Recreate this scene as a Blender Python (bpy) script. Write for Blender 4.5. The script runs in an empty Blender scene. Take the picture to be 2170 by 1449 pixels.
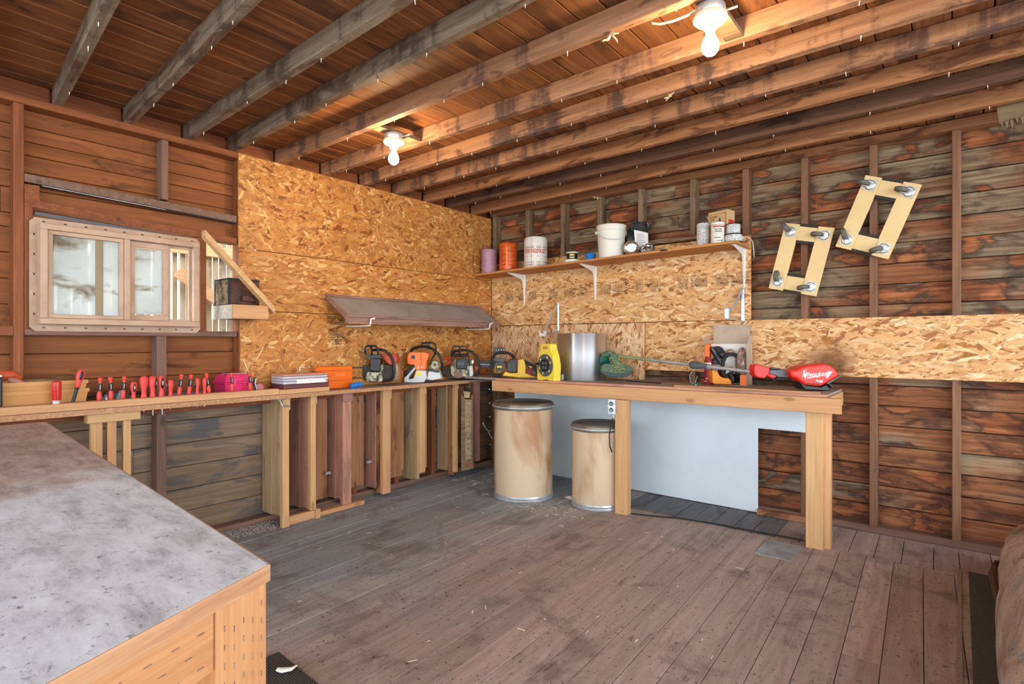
import bpy, math, random
import numpy as np
from mathutils import Matrix, Vector
S = bpy.context.scene
COL = S.collection
R = math.radians
rnd = random.Random(7)

# ------------------------------------------------------------------ camera, sky, exposure
CAM = (3.61, -4.15, 1.21)            # metres; room corner of the two built walls is the origin
YAW = R(38.9)
cd = bpy.data.cameras.new('camera')
cam = bpy.data.objects.new('camera', cd); COL.objects.link(cam)
cam.location = CAM
cam.rotation_euler = (R(90), 0, YAW)
cd.sensor_width = 36.0; cd.sensor_fit = 'HORIZONTAL'
cd.lens = 36.0 * 1173.0 / 2170.0
cd.clip_start = 0.02
S.camera = cam

W = bpy.data.worlds.new('sky'); S.world = W; W.use_nodes = True
wn = W.node_tree
bg = wn.nodes['Background']
bg.inputs[0].default_value = (0.87, 0.94, 1.0, 1)
bg.inputs[1].default_value = 4.2
S.view_settings.view_transform = 'Standard'
S.view_settings.look = 'None'
S.view_settings.gamma = 1
S.view_settings.use_curve_mapping = False
S.view_settings.exposure = 0.62
S.cycles.max_bounces = 8
S.cycles.diffuse_bounces = 7
S.cycles.sample_clamp_indirect = 4

# ------------------------------------------------------------------ material helpers
def srgb(r, g, b):
    f = lambda c: (c/255/12.92) if c/255 <= .04045 else ((c/255+.055)/1.055)**2.4
    return (f(r), f(g), f(b), 1)
class NT:
    def __init__(s, name):
        s.m = bpy.data.materials.new(name); s.m.use_nodes = True
        s.t = s.m.node_tree; s.b = s.t.nodes['Principled BSDF']
    def n(s, ty, props=None, **inp):
        nd = s.t.nodes.new(ty)
        for k, v in (props or {}).items(): setattr(nd, k, v)
        for k, v in inp.items():
            k = k.replace('_', ' ') if k.replace('_', ' ') in nd.inputs else k
            s.set(nd.inputs[k], v)
        return nd
    def set(s, sock, v):
        if hasattr(v, 'links') or isinstance(v, bpy.types.NodeSocket): s.t.links.new(v, sock)
        else: sock.default_value = v
    def ramp(s, fac, stops, interp='LINEAR'):
        nd = s.t.nodes.new('ShaderNodeValToRGB'); s.t.links.new(fac, nd.inputs[0])
        cr = nd.color_ramp; cr.interpolation = interp
        while len(cr.elements) > 1: cr.elements.remove(cr.elements[-1])
        cr.elements[0].position = stops[0][0]; cr.elements[0].color = stops[0][1]
        for p, c in stops[1:]:
            e = cr.elements.new(p); e.color = c
        return nd.outputs[0]
    def mix(s, fac, a, b, mode='MIX'):
        nd = s.t.nodes.new('ShaderNodeMix'); nd.data_type = 'RGBA'; nd.blend_type = mode
        s.set(nd.inputs[0], fac); s.set(nd.inputs[6], a); s.set(nd.inputs[7], b)
        return nd.outputs[2]
    def math(s, op, a, b=0.0):
        nd = s.t.nodes.new('ShaderNodeMath'); nd.operation = op
        s.set(nd.inputs[0], a); s.set(nd.inputs[1], b); return nd.outputs[0]
    def coords(s, scale=(1, 1, 1), rand=True, off=0.0):
        tc = s.t.nodes.new('ShaderNodeTexCoord').outputs['Object']
        if rand:
            oi = s.t.nodes.new('ShaderNodeObjectInfo').outputs['Random']
            cx = s.t.nodes.new('ShaderNodeCombineXYZ')
            s.t.links.new(s.math('MULTIPLY_ADD', oi, 53.0), cx.inputs[0])
            s.t.links.new(s.math('MULTIPLY', oi, 91.0), cx.inputs[1])
            s.t.links.new(s.math('MULTIPLY', oi, 23.0), cx.inputs[2])
            va = s.t.nodes.new('ShaderNodeVectorMath'); va.operation = 'ADD'
            s.t.links.new(tc, va.inputs[0]); s.t.links.new(cx.outputs[0], va.inputs[1]); tc = va.outputs[0]
        mp = s.t.nodes.new('ShaderNodeMapping'); s.t.links.new(tc, mp.inputs[0])
        if getattr(s, 'swap', False): scale = (scale[1], scale[2], scale[0])
        mp.inputs['Scale'].default_value = scale; mp.inputs['Location'].default_value = (off, off*.7, off*.3)
        return mp.outputs[0]
    def noise(s, vec, scale=1.0, detail=4.0, rough=.55, dist=0.0):
        nd = s.n('ShaderNodeTexNoise', Vector=vec, Scale=scale, Detail=detail, Roughness=rough, Distortion=dist)
        return nd.outputs['Fac']
    def bump(s, h, strength=.3, dist=.002):
        b = s.n('ShaderNodeBump', Height=h, Strength=strength, Distance=dist)
        s.t.links.new(b.outputs[0], s.b.inputs['Normal'])
    def out(s, col=None, rough=.6, metal=0.0, spec=.4):
        if col is not None: s.set(s.b.inputs['Base Color'], col)
        s.set(s.b.inputs['Roughness'], rough); s.b.inputs['Metallic'].default_value = metal
        s.b.inputs['Specular IOR Level'].default_value = spec
        return s.m

def wood(name, light, dark, stain=None, amount=.0, grain=1.0, rough=.65, knots=True, sscale=1.0, spec=.3, vary=.25, bands=None, edge=None, axis='x'):
    """sawn timber, grain along the local x axis of every piece"""
    N = NT(name)
    if axis == 'z': N.swap = True
    c = N.coords((1.3*grain, 22*grain, 22*grain)); g = N.noise(c, 1.4, 5, .65, .6)
    c2 = N.coords((3, 90, 90), off=3); g2 = N.noise(c2, 1.2, 3, .6)
    col = N.ramp(g, [(.28, dark), (.5, tuple((a+b)/2 for a, b in zip(light, dark))), (.68, light)])
    col = N.mix(N.math('MULTIPLY', N.math('SUBTRACT', .62, g2), .9), col, tuple(x*.45 for x in dark[:3])+(1,))
    cb = N.coords((.9, 3.5, 3.5), off=9); gb = N.noise(cb, 1.3, 3, .5)
    col = N.mix(N.math('MULTIPLY', gb, .35), col, tuple(x*.7 for x in dark[:3])+(1,))
    if knots:
        ck = N.coords((3.2, 7.5, 7.5), off=5)
        v = N.n('ShaderNodeTexVoronoi', Vector=ck, Scale=1.0, Randomness=1.0).outputs['Distance']
        k = N.ramp(v, [(.0, (1, 1, 1, 1)), (.075, (.8, .8, .8, 1)), (.13, (0, 0, 0, 1))])
        col = N.mix(N.math('MULTIPLY', k, .75), col, tuple(x*.35 for x in dark[:3])+(1,))
    if stain:
        cs = N.coords((1.6*sscale, 5*sscale, 5*sscale), off=17); gs = N.noise(cs, 1.3, 6, .62, .8)
        m = N.ramp(gs, [(.62-amount*.3, (0, 0, 0, 1)), (.68-amount*.2, (1, 1, 1, 1))])
        col = N.mix(N.math('MULTIPLY', m, .8), col, stain)
    if bands:          # water stains that run straight across the timber, and pale worn blotches
        gb2 = N.noise(N.coords((4.2, .5, .5), off=41), 1.5, 4, .6)
        gs2 = N.noise(N.coords((5, 16, 16), off=44), 1.5, 6, .7, .8)
        m2 = N.math('ADD', gb2, N.math('MULTIPLY', gs2, .35))
        col = N.mix(N.ramp(m2, [(.70, (0, 0, 0, 1)), (.80, (.8, .8, .8, 1))]), col, bands)
        col = N.mix(N.ramp(gs2, [(.60, (0, 0, 0, 1)), (.70, (.5, .5, .5, 1))]), col, tuple(min(1, x*1.25+.03) for x in light[:3])+(1,))
    if edge:           # paler arrises along both long edges of each board
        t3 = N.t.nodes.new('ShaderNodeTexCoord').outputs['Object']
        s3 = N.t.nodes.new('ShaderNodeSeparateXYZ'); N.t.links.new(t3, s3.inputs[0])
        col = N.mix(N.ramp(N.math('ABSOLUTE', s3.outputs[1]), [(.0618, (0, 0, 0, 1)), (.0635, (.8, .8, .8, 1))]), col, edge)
    oi = N.t.nodes.new('ShaderNodeObjectInfo').outputs['Random']
    col = N.mix(N.math('MULTIPLY', oi, vary), col, tuple(x*.55 for x in dark[:3])+(1,))
    N.bump(N.math('ADD', g, N.math('MULTIPLY', g2, .6)), .35, .0015)
    return N.out(col, rough, 0, spec)

def siding_charred(name):
    """old boards: grey-tan faces with rust-orange patches ringed by dark resin stains; the lower courses are redder"""
    N = NT(name)
    P = N.t.nodes.new('ShaderNodeNewGeometry').outputs['Position']
    sp = N.t.nodes.new('ShaderNodeSeparateXYZ'); N.t.links.new(P, sp.inputs[0])
    low = N.ramp(N.math('MULTIPLY', sp.outputs[2], .4), [(.30, (1, 1, 1, 1)), (.62, (0, 0, 0, 1))])
    fine = N.noise(N.coords((1.6, 40, 40)), 1.3, 7, .72, .5)
    mid = N.noise(N.coords((2.4, 9, 9), off=13), 1.3, 6, .62, .6)
    base = N.ramp(fine, [(.25, srgb(66, 52, 42)), (.45, srgb(122, 102, 80)), (.6, srgb(152, 134, 108)), (.8, srgb(170, 152, 124))])
    red = N.ramp(fine, [(.25, srgb(70, 36, 22)), (.48, srgb(134, 80, 48)), (.7, srgb(172, 112, 74))])
    tone = N.math('ADD', N.noise(N.coords((.9, 2.6, 2.6), off=21), 1.4, 3, .5), N.math('MULTIPLY', low, .17))
    base = N.mix(N.ramp(tone, [(.50, (0, 0, 0, 1)), (.64, (.9, .9, .9, 1))]), base, red)
    base = N.mix(N.ramp(mid, [(.32, (.7, .7, .7, 1)), (.42, (0, 0, 0, 1))]), base, srgb(66, 48, 38))
    s = N.noise(N.coords((2.5, 5.2, 5.2), off=4), 1.25, 6, .55, .35)
    rust = N.ramp(fine, [(.28, srgb(88, 42, 22)), (.48, srgb(158, 92, 54)), (.72, srgb(200, 140, 94))])
    rust = N.mix(N.ramp(mid, [(.42, (.7, .7, .7, 1)), (.56, (0, 0, 0, 1))]), rust, srgb(74, 40, 28))
    col = N.mix(N.ramp(s, [(.555, (0, 0, 0, 1)), (.58, (1, 1, 1, 1))]), base, rust)
    ring = N.ramp(s, [(.47, (0, 0, 0, 1)), (.54, (.75, .75, .75, 1)), (.56, (1, 1, 1, 1)), (.59, (.35, .35, .35, 1)), (.65, (0, 0, 0, 1))])
    col = N.mix(N.math('MULTIPLY', ring, .78), col, srgb(48, 32, 26))
    v = N.n('ShaderNodeTexVoronoi', Vector=N.coords((2.0, 6, 6), off=5), Scale=1.0).outputs['Distance']
    col = N.mix(N.ramp(v, [(.0, (1, 1, 1, 1)), (.04, (.9, .9, .9, 1)), (.07, (.3, .3, .3, 1)), (.16, (0, 0, 0, 1))]), col, srgb(50, 32, 24))
    N.bump(N.math('ADD', fine, mid), .5, .0025)
    return N.out(col, .72, 0, .25)

def plain(name, col, rough=.5, metal=0.0, spec=.4, mottle=0.0, dark=None, mscale=20, bumpy=0.0):
    N = NT(name)
    if mottle or bumpy:
        g = N.noise(N.coords((1, 1, 1)), mscale, 5, .6)
        c = N.mix(N.math('MULTIPLY', N.ramp(g, [(.42, (0, 0, 0, 1)), (.62, (1, 1, 1, 1))]), mottle), col, dark or tuple(x*.4 for x in col[:3])+(1,))
        if bumpy: N.bump(g, bumpy, .002)
        return N.out(c, rough, metal, spec)
    return N.out(col, rough, metal, spec)

def flake_mat(name):
    N = NT(name)
    a = N.t.nodes.new('ShaderNodeAttribute'); a.attribute_name = 'Col'
    c = N.coords((1, 1, 1), rand=False)
    g = N.noise(c, 190, 3, .6); k = N.noise(c, 26, 4, .6, .4)
    col = N.mix(N.math('MULTIPLY', g, .3), a.outputs['Color'], srgb(150, 92, 40))
    col = N.mix(N.ramp(k, [(.60, (0, 0, 0, 1)), (.70, (.6, .6, .6, 1))]), col, srgb(120, 70, 30))
    # one oily brown smudge on the strip above the right end of the bench
    p = N.t.nodes.new('ShaderNodeNewGeometry').outputs['Position']
    d = N.t.nodes.new('ShaderNodeVectorMath'); d.operation = 'DISTANCE'; N.t.links.new(p, d.inputs[0]); d.inputs[1].default_value = (2.95, 0, 1.07)
    e = N.math('ADD', d.outputs['Value'], N.math('MULTIPLY', N.noise(p, 9, 3, .6), .16))
    col = N.mix(N.ramp(e, [(.13, (.85, .85, .85, 1)), (.26, (0, 0, 0, 1))]), col, srgb(104, 58, 18))
    return N.out(col, .5, 0, .35)

def floor_mat():
    N = NT('worn_floor_paint')
    c = N.coords((1, 1, 1))
    g = N.noise(N.coords((1.4, 16, 16)), 1.4, 6, .7, .6)
    col = N.ramp(g, [(.25, srgb(150, 128, 119)), (.5, srgb(176, 154, 145)), (.75, srgb(192, 173, 164))])
    # blue-grey tone growing towards the old bench: position in the room, not in one board
    geo = N.t.nodes.new('ShaderNodeNewGeometry').outputs['Position']
    sp = N.t.nodes.new('ShaderNodeSeparateXYZ'); N.t.links.new(geo, sp.inputs[0])
    big = N.noise(geo, 1.1, 4, .55)
    m = N.math('ADD', N.math('MULTIPLY', sp.outputs[0], -.42), N.math('ADD', .55, N.math('MULTIPLY', big, 1.05)))
    col = N.mix(N.ramp(m, [(.30, (0, 0, 0, 1)), (.75, (1, 1, 1, 1))]), col, N.ramp(g, [(.3, srgb(136, 145, 153)), (.7, srgb(168, 177, 185))]))
    pt = N.noise(geo, 3.1, 7, .68, .6)
    col = N.mix(N.math('MULTIPLY', N.ramp(pt, [(.52, (0, 0, 0, 1)), (.66, (1, 1, 1, 1))]), .6), col, srgb(98, 84, 80))
    sc2 = N.noise(N.coords((3, 11, 11), off=8), 2.0, 6, .7, 1.2)
    col = N.mix(N.ramp(sc2, [(.60, (0, 0, 0, 1)), (.68, (.65, .65, .65, 1))]), col, srgb(92, 74, 68))
    col = N.mix(N.ramp(sc2, [(.30, (.4, .4, .4, 1)), (.38, (0, 0, 0, 1))]), col, srgb(196, 180, 172))
    sp2 = N.noise(geo, 55, 3, .6)
    col = N.mix(N.ramp(sp2, [(.62, (0, 0, 0, 1)), (.68, (.85, .85, .85, 1))]), col, srgb(62, 50, 46))
    v = N.n('ShaderNodeTexVoronoi', Vector=geo, Scale=7.0).outputs['Distance']
    col = N.mix(N.math('MULTIPLY', N.ramp(v, [(.0, (1, 1, 1, 1)), (.045, (.8, .8, .8, 1)), (.075, (0, 0, 0, 1))]), .8), col, srgb(44, 34, 30))
    oi = N.t.nodes.new('ShaderNodeObjectInfo').outputs['Random']
    col = N.mix(N.math('MULTIPLY', oi, .22), col, srgb(70, 56, 52))
    N.bump(N.math('ADD', g, sp2), .3, .0015)
    return N.out(col, N.ramp(g, [(.3, (.72,)*3+(1,)), (.7, (.55,)*3+(1,))]), 0, .35)

M = {}
M['cedar'] = wood('cedar_siding', srgb(176, 108, 58), srgb(126, 70, 36), srgb(70, 38, 20), .14, grain=.7)
M['cedar_low'] = wood('weathered_siding', srgb(166, 140, 114), srgb(118, 94, 74), srgb(74, 80, 88), .4)
M['stain_frame'] = wood('reddish_stained_framing', srgb(166, 100, 60), srgb(120, 66, 38), None, 0, vary=.12)
M['brown_frame'] = wood('brown_weathered_framing', srgb(156, 122, 104), srgb(112, 84, 70), None, 0)
M['ceil'] = wood('roof_board_wood', srgb(176, 116, 70), srgb(120, 74, 44), srgb(76, 54, 40), .28, rough=.7, vary=.35)
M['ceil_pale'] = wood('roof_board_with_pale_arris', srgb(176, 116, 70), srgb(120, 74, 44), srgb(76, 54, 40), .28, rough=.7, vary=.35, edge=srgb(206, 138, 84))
M['joist_grey'] = wood('weathered_grey_joist', srgb(170, 154, 134), srgb(116, 94, 76), srgb(84, 56, 40), .35, bands=srgb(62, 52, 48), sscale=1.4)
M['joist_brown'] = wood('stained_brown_joist', srgb(204, 156, 120), srgb(154, 110, 82), srgb(84, 62, 54), .25, sscale=1.9, bands=srgb(72, 60, 60))
M['joist_red'] = wood('orange_brown_joist', srgb(196, 142, 102), srgb(146, 98, 66), srgb(76, 44, 30), .2, sscale=1.3)
M['char'] = siding_charred('charred_resin_siding')
M['stud_b'] = wood('brown_stud_wood', srgb(164, 120, 90), srgb(118, 84, 62), srgb(72, 50, 38), .12)
M['stud_pale'] = wood('pale_grey_stud_wood', srgb(168, 142, 112), srgb(112, 88, 66), srgb(72, 54, 40), .2)
M['floor'] = floor_mat()
M['floor_slate'] = wood('slate_grey_worn_board', srgb(128, 130, 134), srgb(98, 98, 102), srgb(70, 66, 66), .3, knots=False)
M['pine'] = wood('fresh_pine', srgb(228, 188, 138), srgb(204, 156, 106), None, 0, grain=.7, vary=.12)
M['fir'] = wood('orange_fir', srgb(226, 180, 132), srgb(202, 148, 102), None, 0, grain=.8, vary=.15)
M['fir_dull'] = wood('dull_fir_panel', srgb(212, 184, 144), srgb(166, 132, 98), srgb(128, 106, 88), .25)
M['fir_red'] = wood('pink_painted_fir', srgb(218, 166, 142), srgb(188, 130, 108), srgb(146, 112, 100), .25, knots=False)
M['top_grey'] = wood('grimy_bench_ply', srgb(188, 172, 162), srgb(150, 132, 124), srgb(110, 98, 94), .3, knots=False)
M['ply_edge'] = wood('ply_edge', srgb(216, 172, 130), srgb(168, 118, 84), None, 0, knots=False, grain=2)
M['flake'] = flake_mat('strand_flakes')
M['osb_base'] = plain('strand_board_core', srgb(176, 118, 58), .7, mottle=.6, dark=srgb(120, 72, 30), mscale=40)
M['steel'] = plain('galvanised_steel', srgb(196, 204, 210), .34, .55, mottle=.4, dark=srgb(120, 126, 130), mscale=14)
def brushed():
    N = NT('bright_sheet_aluminium'); N.b.inputs['Anisotropic'].default_value = 1.0; N.b.inputs['Anisotropic Rotation'].default_value = .25
    tg = N.t.nodes.new('ShaderNodeTangent'); tg.direction_type = 'RADIAL'; tg.axis = 'Z'; N.t.links.new(tg.outputs[0], N.b.inputs['Tangent'])
    return N.out(srgb(222, 226, 232), .42, .95)
M['bright_alu'] = brushed()
M['white_metal'] = plain('white_enamel', srgb(226, 224, 216), .4)
M['black'] = plain('black_plastic', srgb(30, 32, 36), .38)
M['black_soft'] = plain('black_rubber', srgb(38, 38, 40), .7)
M['grime'] = plain('grimy_engine_casting', srgb(196, 192, 168), .6, .1, mottle=.95, dark=srgb(46, 42, 34), mscale=45, bumpy=.4)
M['grime_dark'] = plain('oily_dark_casting', srgb(70, 64, 56), .6, .1, mottle=.9, dark=srgb(24, 24, 24), mscale=60, bumpy=.5)
M['lightgrey'] = plain('light_grey_casting', srgb(202, 208, 210), .45)
M['orange'] = plain('orange_plastic', srgb(240, 112, 26), .35)
M['orange_dirty'] = plain('dirty_orange_plastic', srgb(198, 84, 44), .5, mottle=.5, dark=srgb(110, 52, 34), mscale=30)
M['yellow'] = plain('yellow_plastic', srgb(238, 196, 44), .4, mottle=.25, dark=srgb(190, 150, 40), mscale=25)
M['paleyellow'] = plain('lemon_plastic', srgb(238, 214, 74), .42)
M['red'] = plain('red_plastic', srgb(226, 40, 28), .35)
M['tool_red'] = plain('dusty_red_handle', srgb(222, 72, 62), .5, mottle=.35, dark=srgb(190, 88, 96), mscale=26)
M['dark_red'] = plain('dark_red_plastic', srgb(140, 28, 36), .45)
M['pink'] = plain('faded_pink_plastic', srgb(222, 44, 110), .4, mottle=.2, dark=srgb(206, 96, 130), mscale=8)
M['pink_dust'] = plain('dusty_pink_lid', srgb(204, 120, 140), .55, mottle=.3, dark=srgb(180, 100, 118), mscale=9)
M['blue'] = plain('blue_plastic', srgb(38, 122, 206), .4)
M['slate'] = plain('slate_grey_plastic', srgb(84, 92, 98), .5)
M['green'] = plain('dark_green_plastic', srgb(72, 98, 78), .65, mottle=.35, dark=srgb(104, 120, 88), mscale=70)
M['teal'] = plain('deep_teal_plastic', srgb(26, 96, 84), .35)
M['drum'] = None
M['white'] = plain('white_plastic', srgb(226, 226, 216), .42, mottle=.1, dark=srgb(196, 196, 186))
M['paper'] = plain('white_paper', srgb(232, 232, 232), .7)
M['ink'] = plain('black_ink', srgb(40, 30, 24), .7)
M['ink_red'] = plain('red_ink', srgb(196, 54, 44), .6)
M['cardboard'] = plain('cardboard', srgb(206, 176, 130), .75, mottle=.15, mscale=8)
M['carton_grey'] = plain('dusty_inside_card', srgb(186, 168, 150), .75, mottle=.25, dark=srgb(120, 106, 94), mscale=5)
M['cream'] = plain('cream_porcelain', srgb(240, 230, 200), .3)
M['maroon'] = plain('maroon_plastic', srgb(104, 56, 64), .45)
M['milky'] = plain('milky_plastic', srgb(206, 206, 218), .3, mottle=.15, mscale=4)
M['tote'] = plain('tan_plastic_tote', srgb(200, 146, 84), .5, mottle=.2, dark=srgb(160, 108, 60), mscale=4)
M['brass'] = plain('screw_metal', srgb(210, 208, 200), .4, .8)
M['vinyl'] = plain('dusty_window_vinyl', srgb(190, 160, 136), .5, mottle=.5, dark=srgb(158, 124, 98), mscale=6)
M['whiteboard'] = plain('white_enamel_panel', srgb(216, 228, 236), .28, mottle=.12, dark=srgb(160, 170, 176), mscale=3)
M['dolly_ply'] = plain('birch_dolly_ply', srgb(228, 202, 148), .55, mottle=.2, dark=srgb(206, 168, 110), mscale=7)
M['plate'] = plain('zinc_caster_plate', srgb(196, 190, 170), .4, .35, mottle=.4, dark=srgb(130, 124, 108), mscale=60)
M['grit'] = plain('gritty_mortar', srgb(158, 138, 124), .9, mottle=.6, dark=srgb(104, 88, 78), mscale=120, bumpy=.6)
M['carpet'] = plain('dark_worn_edging', srgb(78, 76, 74), .9, bumpy=.6, mottle=.3, mscale=60)
M['shadow_ply'] = wood('roof_cover', srgb(70, 46, 30), srgb(46, 30, 20), None, 0, knots=False)
def drum_mat():
    N = NT('kraft_drum_card')
    g = N.noise(N.coords((2.2, 2.2, .7)), 1.6, 4, .55, .5)
    f = N.noise(N.coords((1, 1, 1)), 120, 2, .5)
    col = N.mix(N.ramp(g, [(.47, (0, 0, 0, 1)), (.62, (.9, .9, .9, 1))]), srgb(206, 184, 156), srgb(162, 118, 80))
    col = N.mix(N.math('MULTIPLY', f, .25), col, srgb(150, 122, 94))
    return N.out(col, .6, 0, .35)
M['drum'] = drum_mat()
def table_mat():
    N = NT('worn_painted_worktable_top')
    c = N.coords((1, 1, 1), rand=False)
    s = N.noise(N.coords((1.2, 3.2, 3.2), rand=False), 6, 8, .76, .25)
    f = N.noise(c, 70, 4, .65)
    big = N.noise(c, 2.2, 4, .6, .4)
    sp = N.t.nodes.new('ShaderNodeSeparateXYZ'); N.t.links.new(c, sp.inputs[0])
    a = N.ramp(s, [(.34, srgb(168, 172, 182)), (.5, srgb(208, 214, 224)), (.66, srgb(224, 232, 242))])
    b = N.ramp(s, [(.34, srgb(136, 114, 108)), (.55, srgb(184, 164, 156)), (.7, srgb(206, 192, 188))])
    m = N.math('ADD', N.math('MULTIPLY', sp.outputs[0], .55), N.math('MULTIPLY', big, .9))
    col = N.mix(N.ramp(m, [(.84, (0, 0, 0, 1)), (1.0, (1, 1, 1, 1))]), a, b)
    col = N.mix(N.ramp(f, [(.60, (0, 0, 0, 1)), (.70, (.8, .8, .8, 1))]), col, srgb(96, 92, 94))
    v = N.n('ShaderNodeTexVoronoi', Vector=N.coords((2.2, 5, 5), rand=False, off=.37), Scale=1.0).outputs['Distance']
    col = N.mix(N.ramp(v, [(.0, (.7, .7, .7, 1)), (.03, (.5, .5, .5, 1)), (.10, (0, 0, 0, 1))]), col, srgb(74, 60, 52))
    col = N.mix(N.math('MULTIPLY', N.ramp(big, [(.52, (0, 0, 0, 1)), (.68, (1, 1, 1, 1))]), .45), col, srgb(128, 110, 98))
    N.bump(N.math('ADD', s, N.math('MULTIPLY', f, .4)), .25, .002)
    return N.out(col, .55, 0, .35)
M['tabletop'] = table_mat()
def frosted():
    N = NT('dusty_frosted_glass')
    t = N.t; out = t.nodes['Material Output']
    tr = t.nodes.new('ShaderNodeBsdfTranslucent'); tr.inputs[0].default_value = (.58, .61, .60, 1)
    gl = t.nodes.new('ShaderNodeBsdfDiffuse'); gl.inputs[0].default_value = (.7, .72, .7, 1)
    tp = t.nodes.new('ShaderNodeBsdfTransparent')
    a = t.nodes.new('ShaderNodeMixShader'); a.inputs[0].default_value = .35
    st = N.noise(N.coords((1, 1.2, 3.0), off=2), 2.6, 4, .6, .6)
    sc = N.mix(N.ramp(st, [(.56, (0, 0, 0, 1)), (.68, (.9, .9, .9, 1))]), (.60, .63, .62, 1), (.26, .21, .13, 1)); N.set(tr.inputs[0], sc); N.set(gl.inputs[0], sc)
    t.links.new(tr.outputs[0], a.inputs[1]); t.links.new(gl.outputs[0], a.inputs[2])
    b = t.nodes.new('ShaderNodeMixShader')
    g = N.noise(N.coords((1, 2.2, 2.2)), 2.2, 5, .6, .5)
    t.links.new(N.ramp(g, [(.4, (.04, .04, .04, 1)), (.7, (.32, .32, .32, 1))]), b.inputs[0])
    t.links.new(a.outputs[0], b.inputs[1]); t.links.new(tp.outputs[0], b.inputs[2])
    t.links.new(b.outputs[0], out.inputs[0])
    return N.m
M['glass'] = frosted()
def clear_red():
    N = NT('clear_red_acetate'); N.b.inputs['Transmission Weight'].default_value = .45
    return N.out(srgb(226, 60, 48), .15, 0, .5)
M['acetate'] = clear_red()
def emit(name, col, st):
    N = NT(name); N.b.inputs['Emission Color'].default_value = col; N.b.inputs['Emission Strength'].default_value = st
    return N.out((.9, .9, .85, 1), .3)
M['bulb'] = emit('glowing_bulb', (1, .71, .38, 1), 270)
def rock_mat():
    N = NT('lichen_marked_stone')
    c = N.coords((1, 1, 1), rand=False)
    g = N.noise(c, 5, 7, .65, .5); f = N.noise(c, 60, 4, .6)
    col = N.ramp(g, [(.3, srgb(128, 108, 98)), (.5, srgb(182, 162, 150)), (.68, srgb(206, 192, 182))])
    col = N.mix(N.ramp(f, [(.58, (0, 0, 0, 1)), (.68, (.7, .7, .7, 1))]), col, srgb(92, 78, 72))
    v = N.noise(N.coords((1, .6, 2.4), rand=False, off=3), 4.2, 3, .5, .3)
    col = N.mix(N.ramp(v, [(.56, (0, 0, 0, 1)), (.60, (.8, .8, .8, 1)), (.63, (0, 0, 0, 1))]), col, srgb(150, 160, 166))
    N.bump(N.math('ADD', g, f), .5, .01)
    return N.out(col, .85, 0, .2)
M['rock'] = rock_mat()
def ribbed():
    N = NT('ribbed_black_mat')
    w = N.n('ShaderNodeTexWave', {'wave_type': 'BANDS', 'bands_direction': 'Y'}, Vector=N.coords((1, 1, 1), rand=False), Scale=36.0).outputs['Fac']
    col = N.mix(w, srgb(34, 31, 30), srgb(84, 78, 74)); N.bump(w, .8, .003)
    return N.out(col, .8)
M['mat'] = ribbed()

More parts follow.
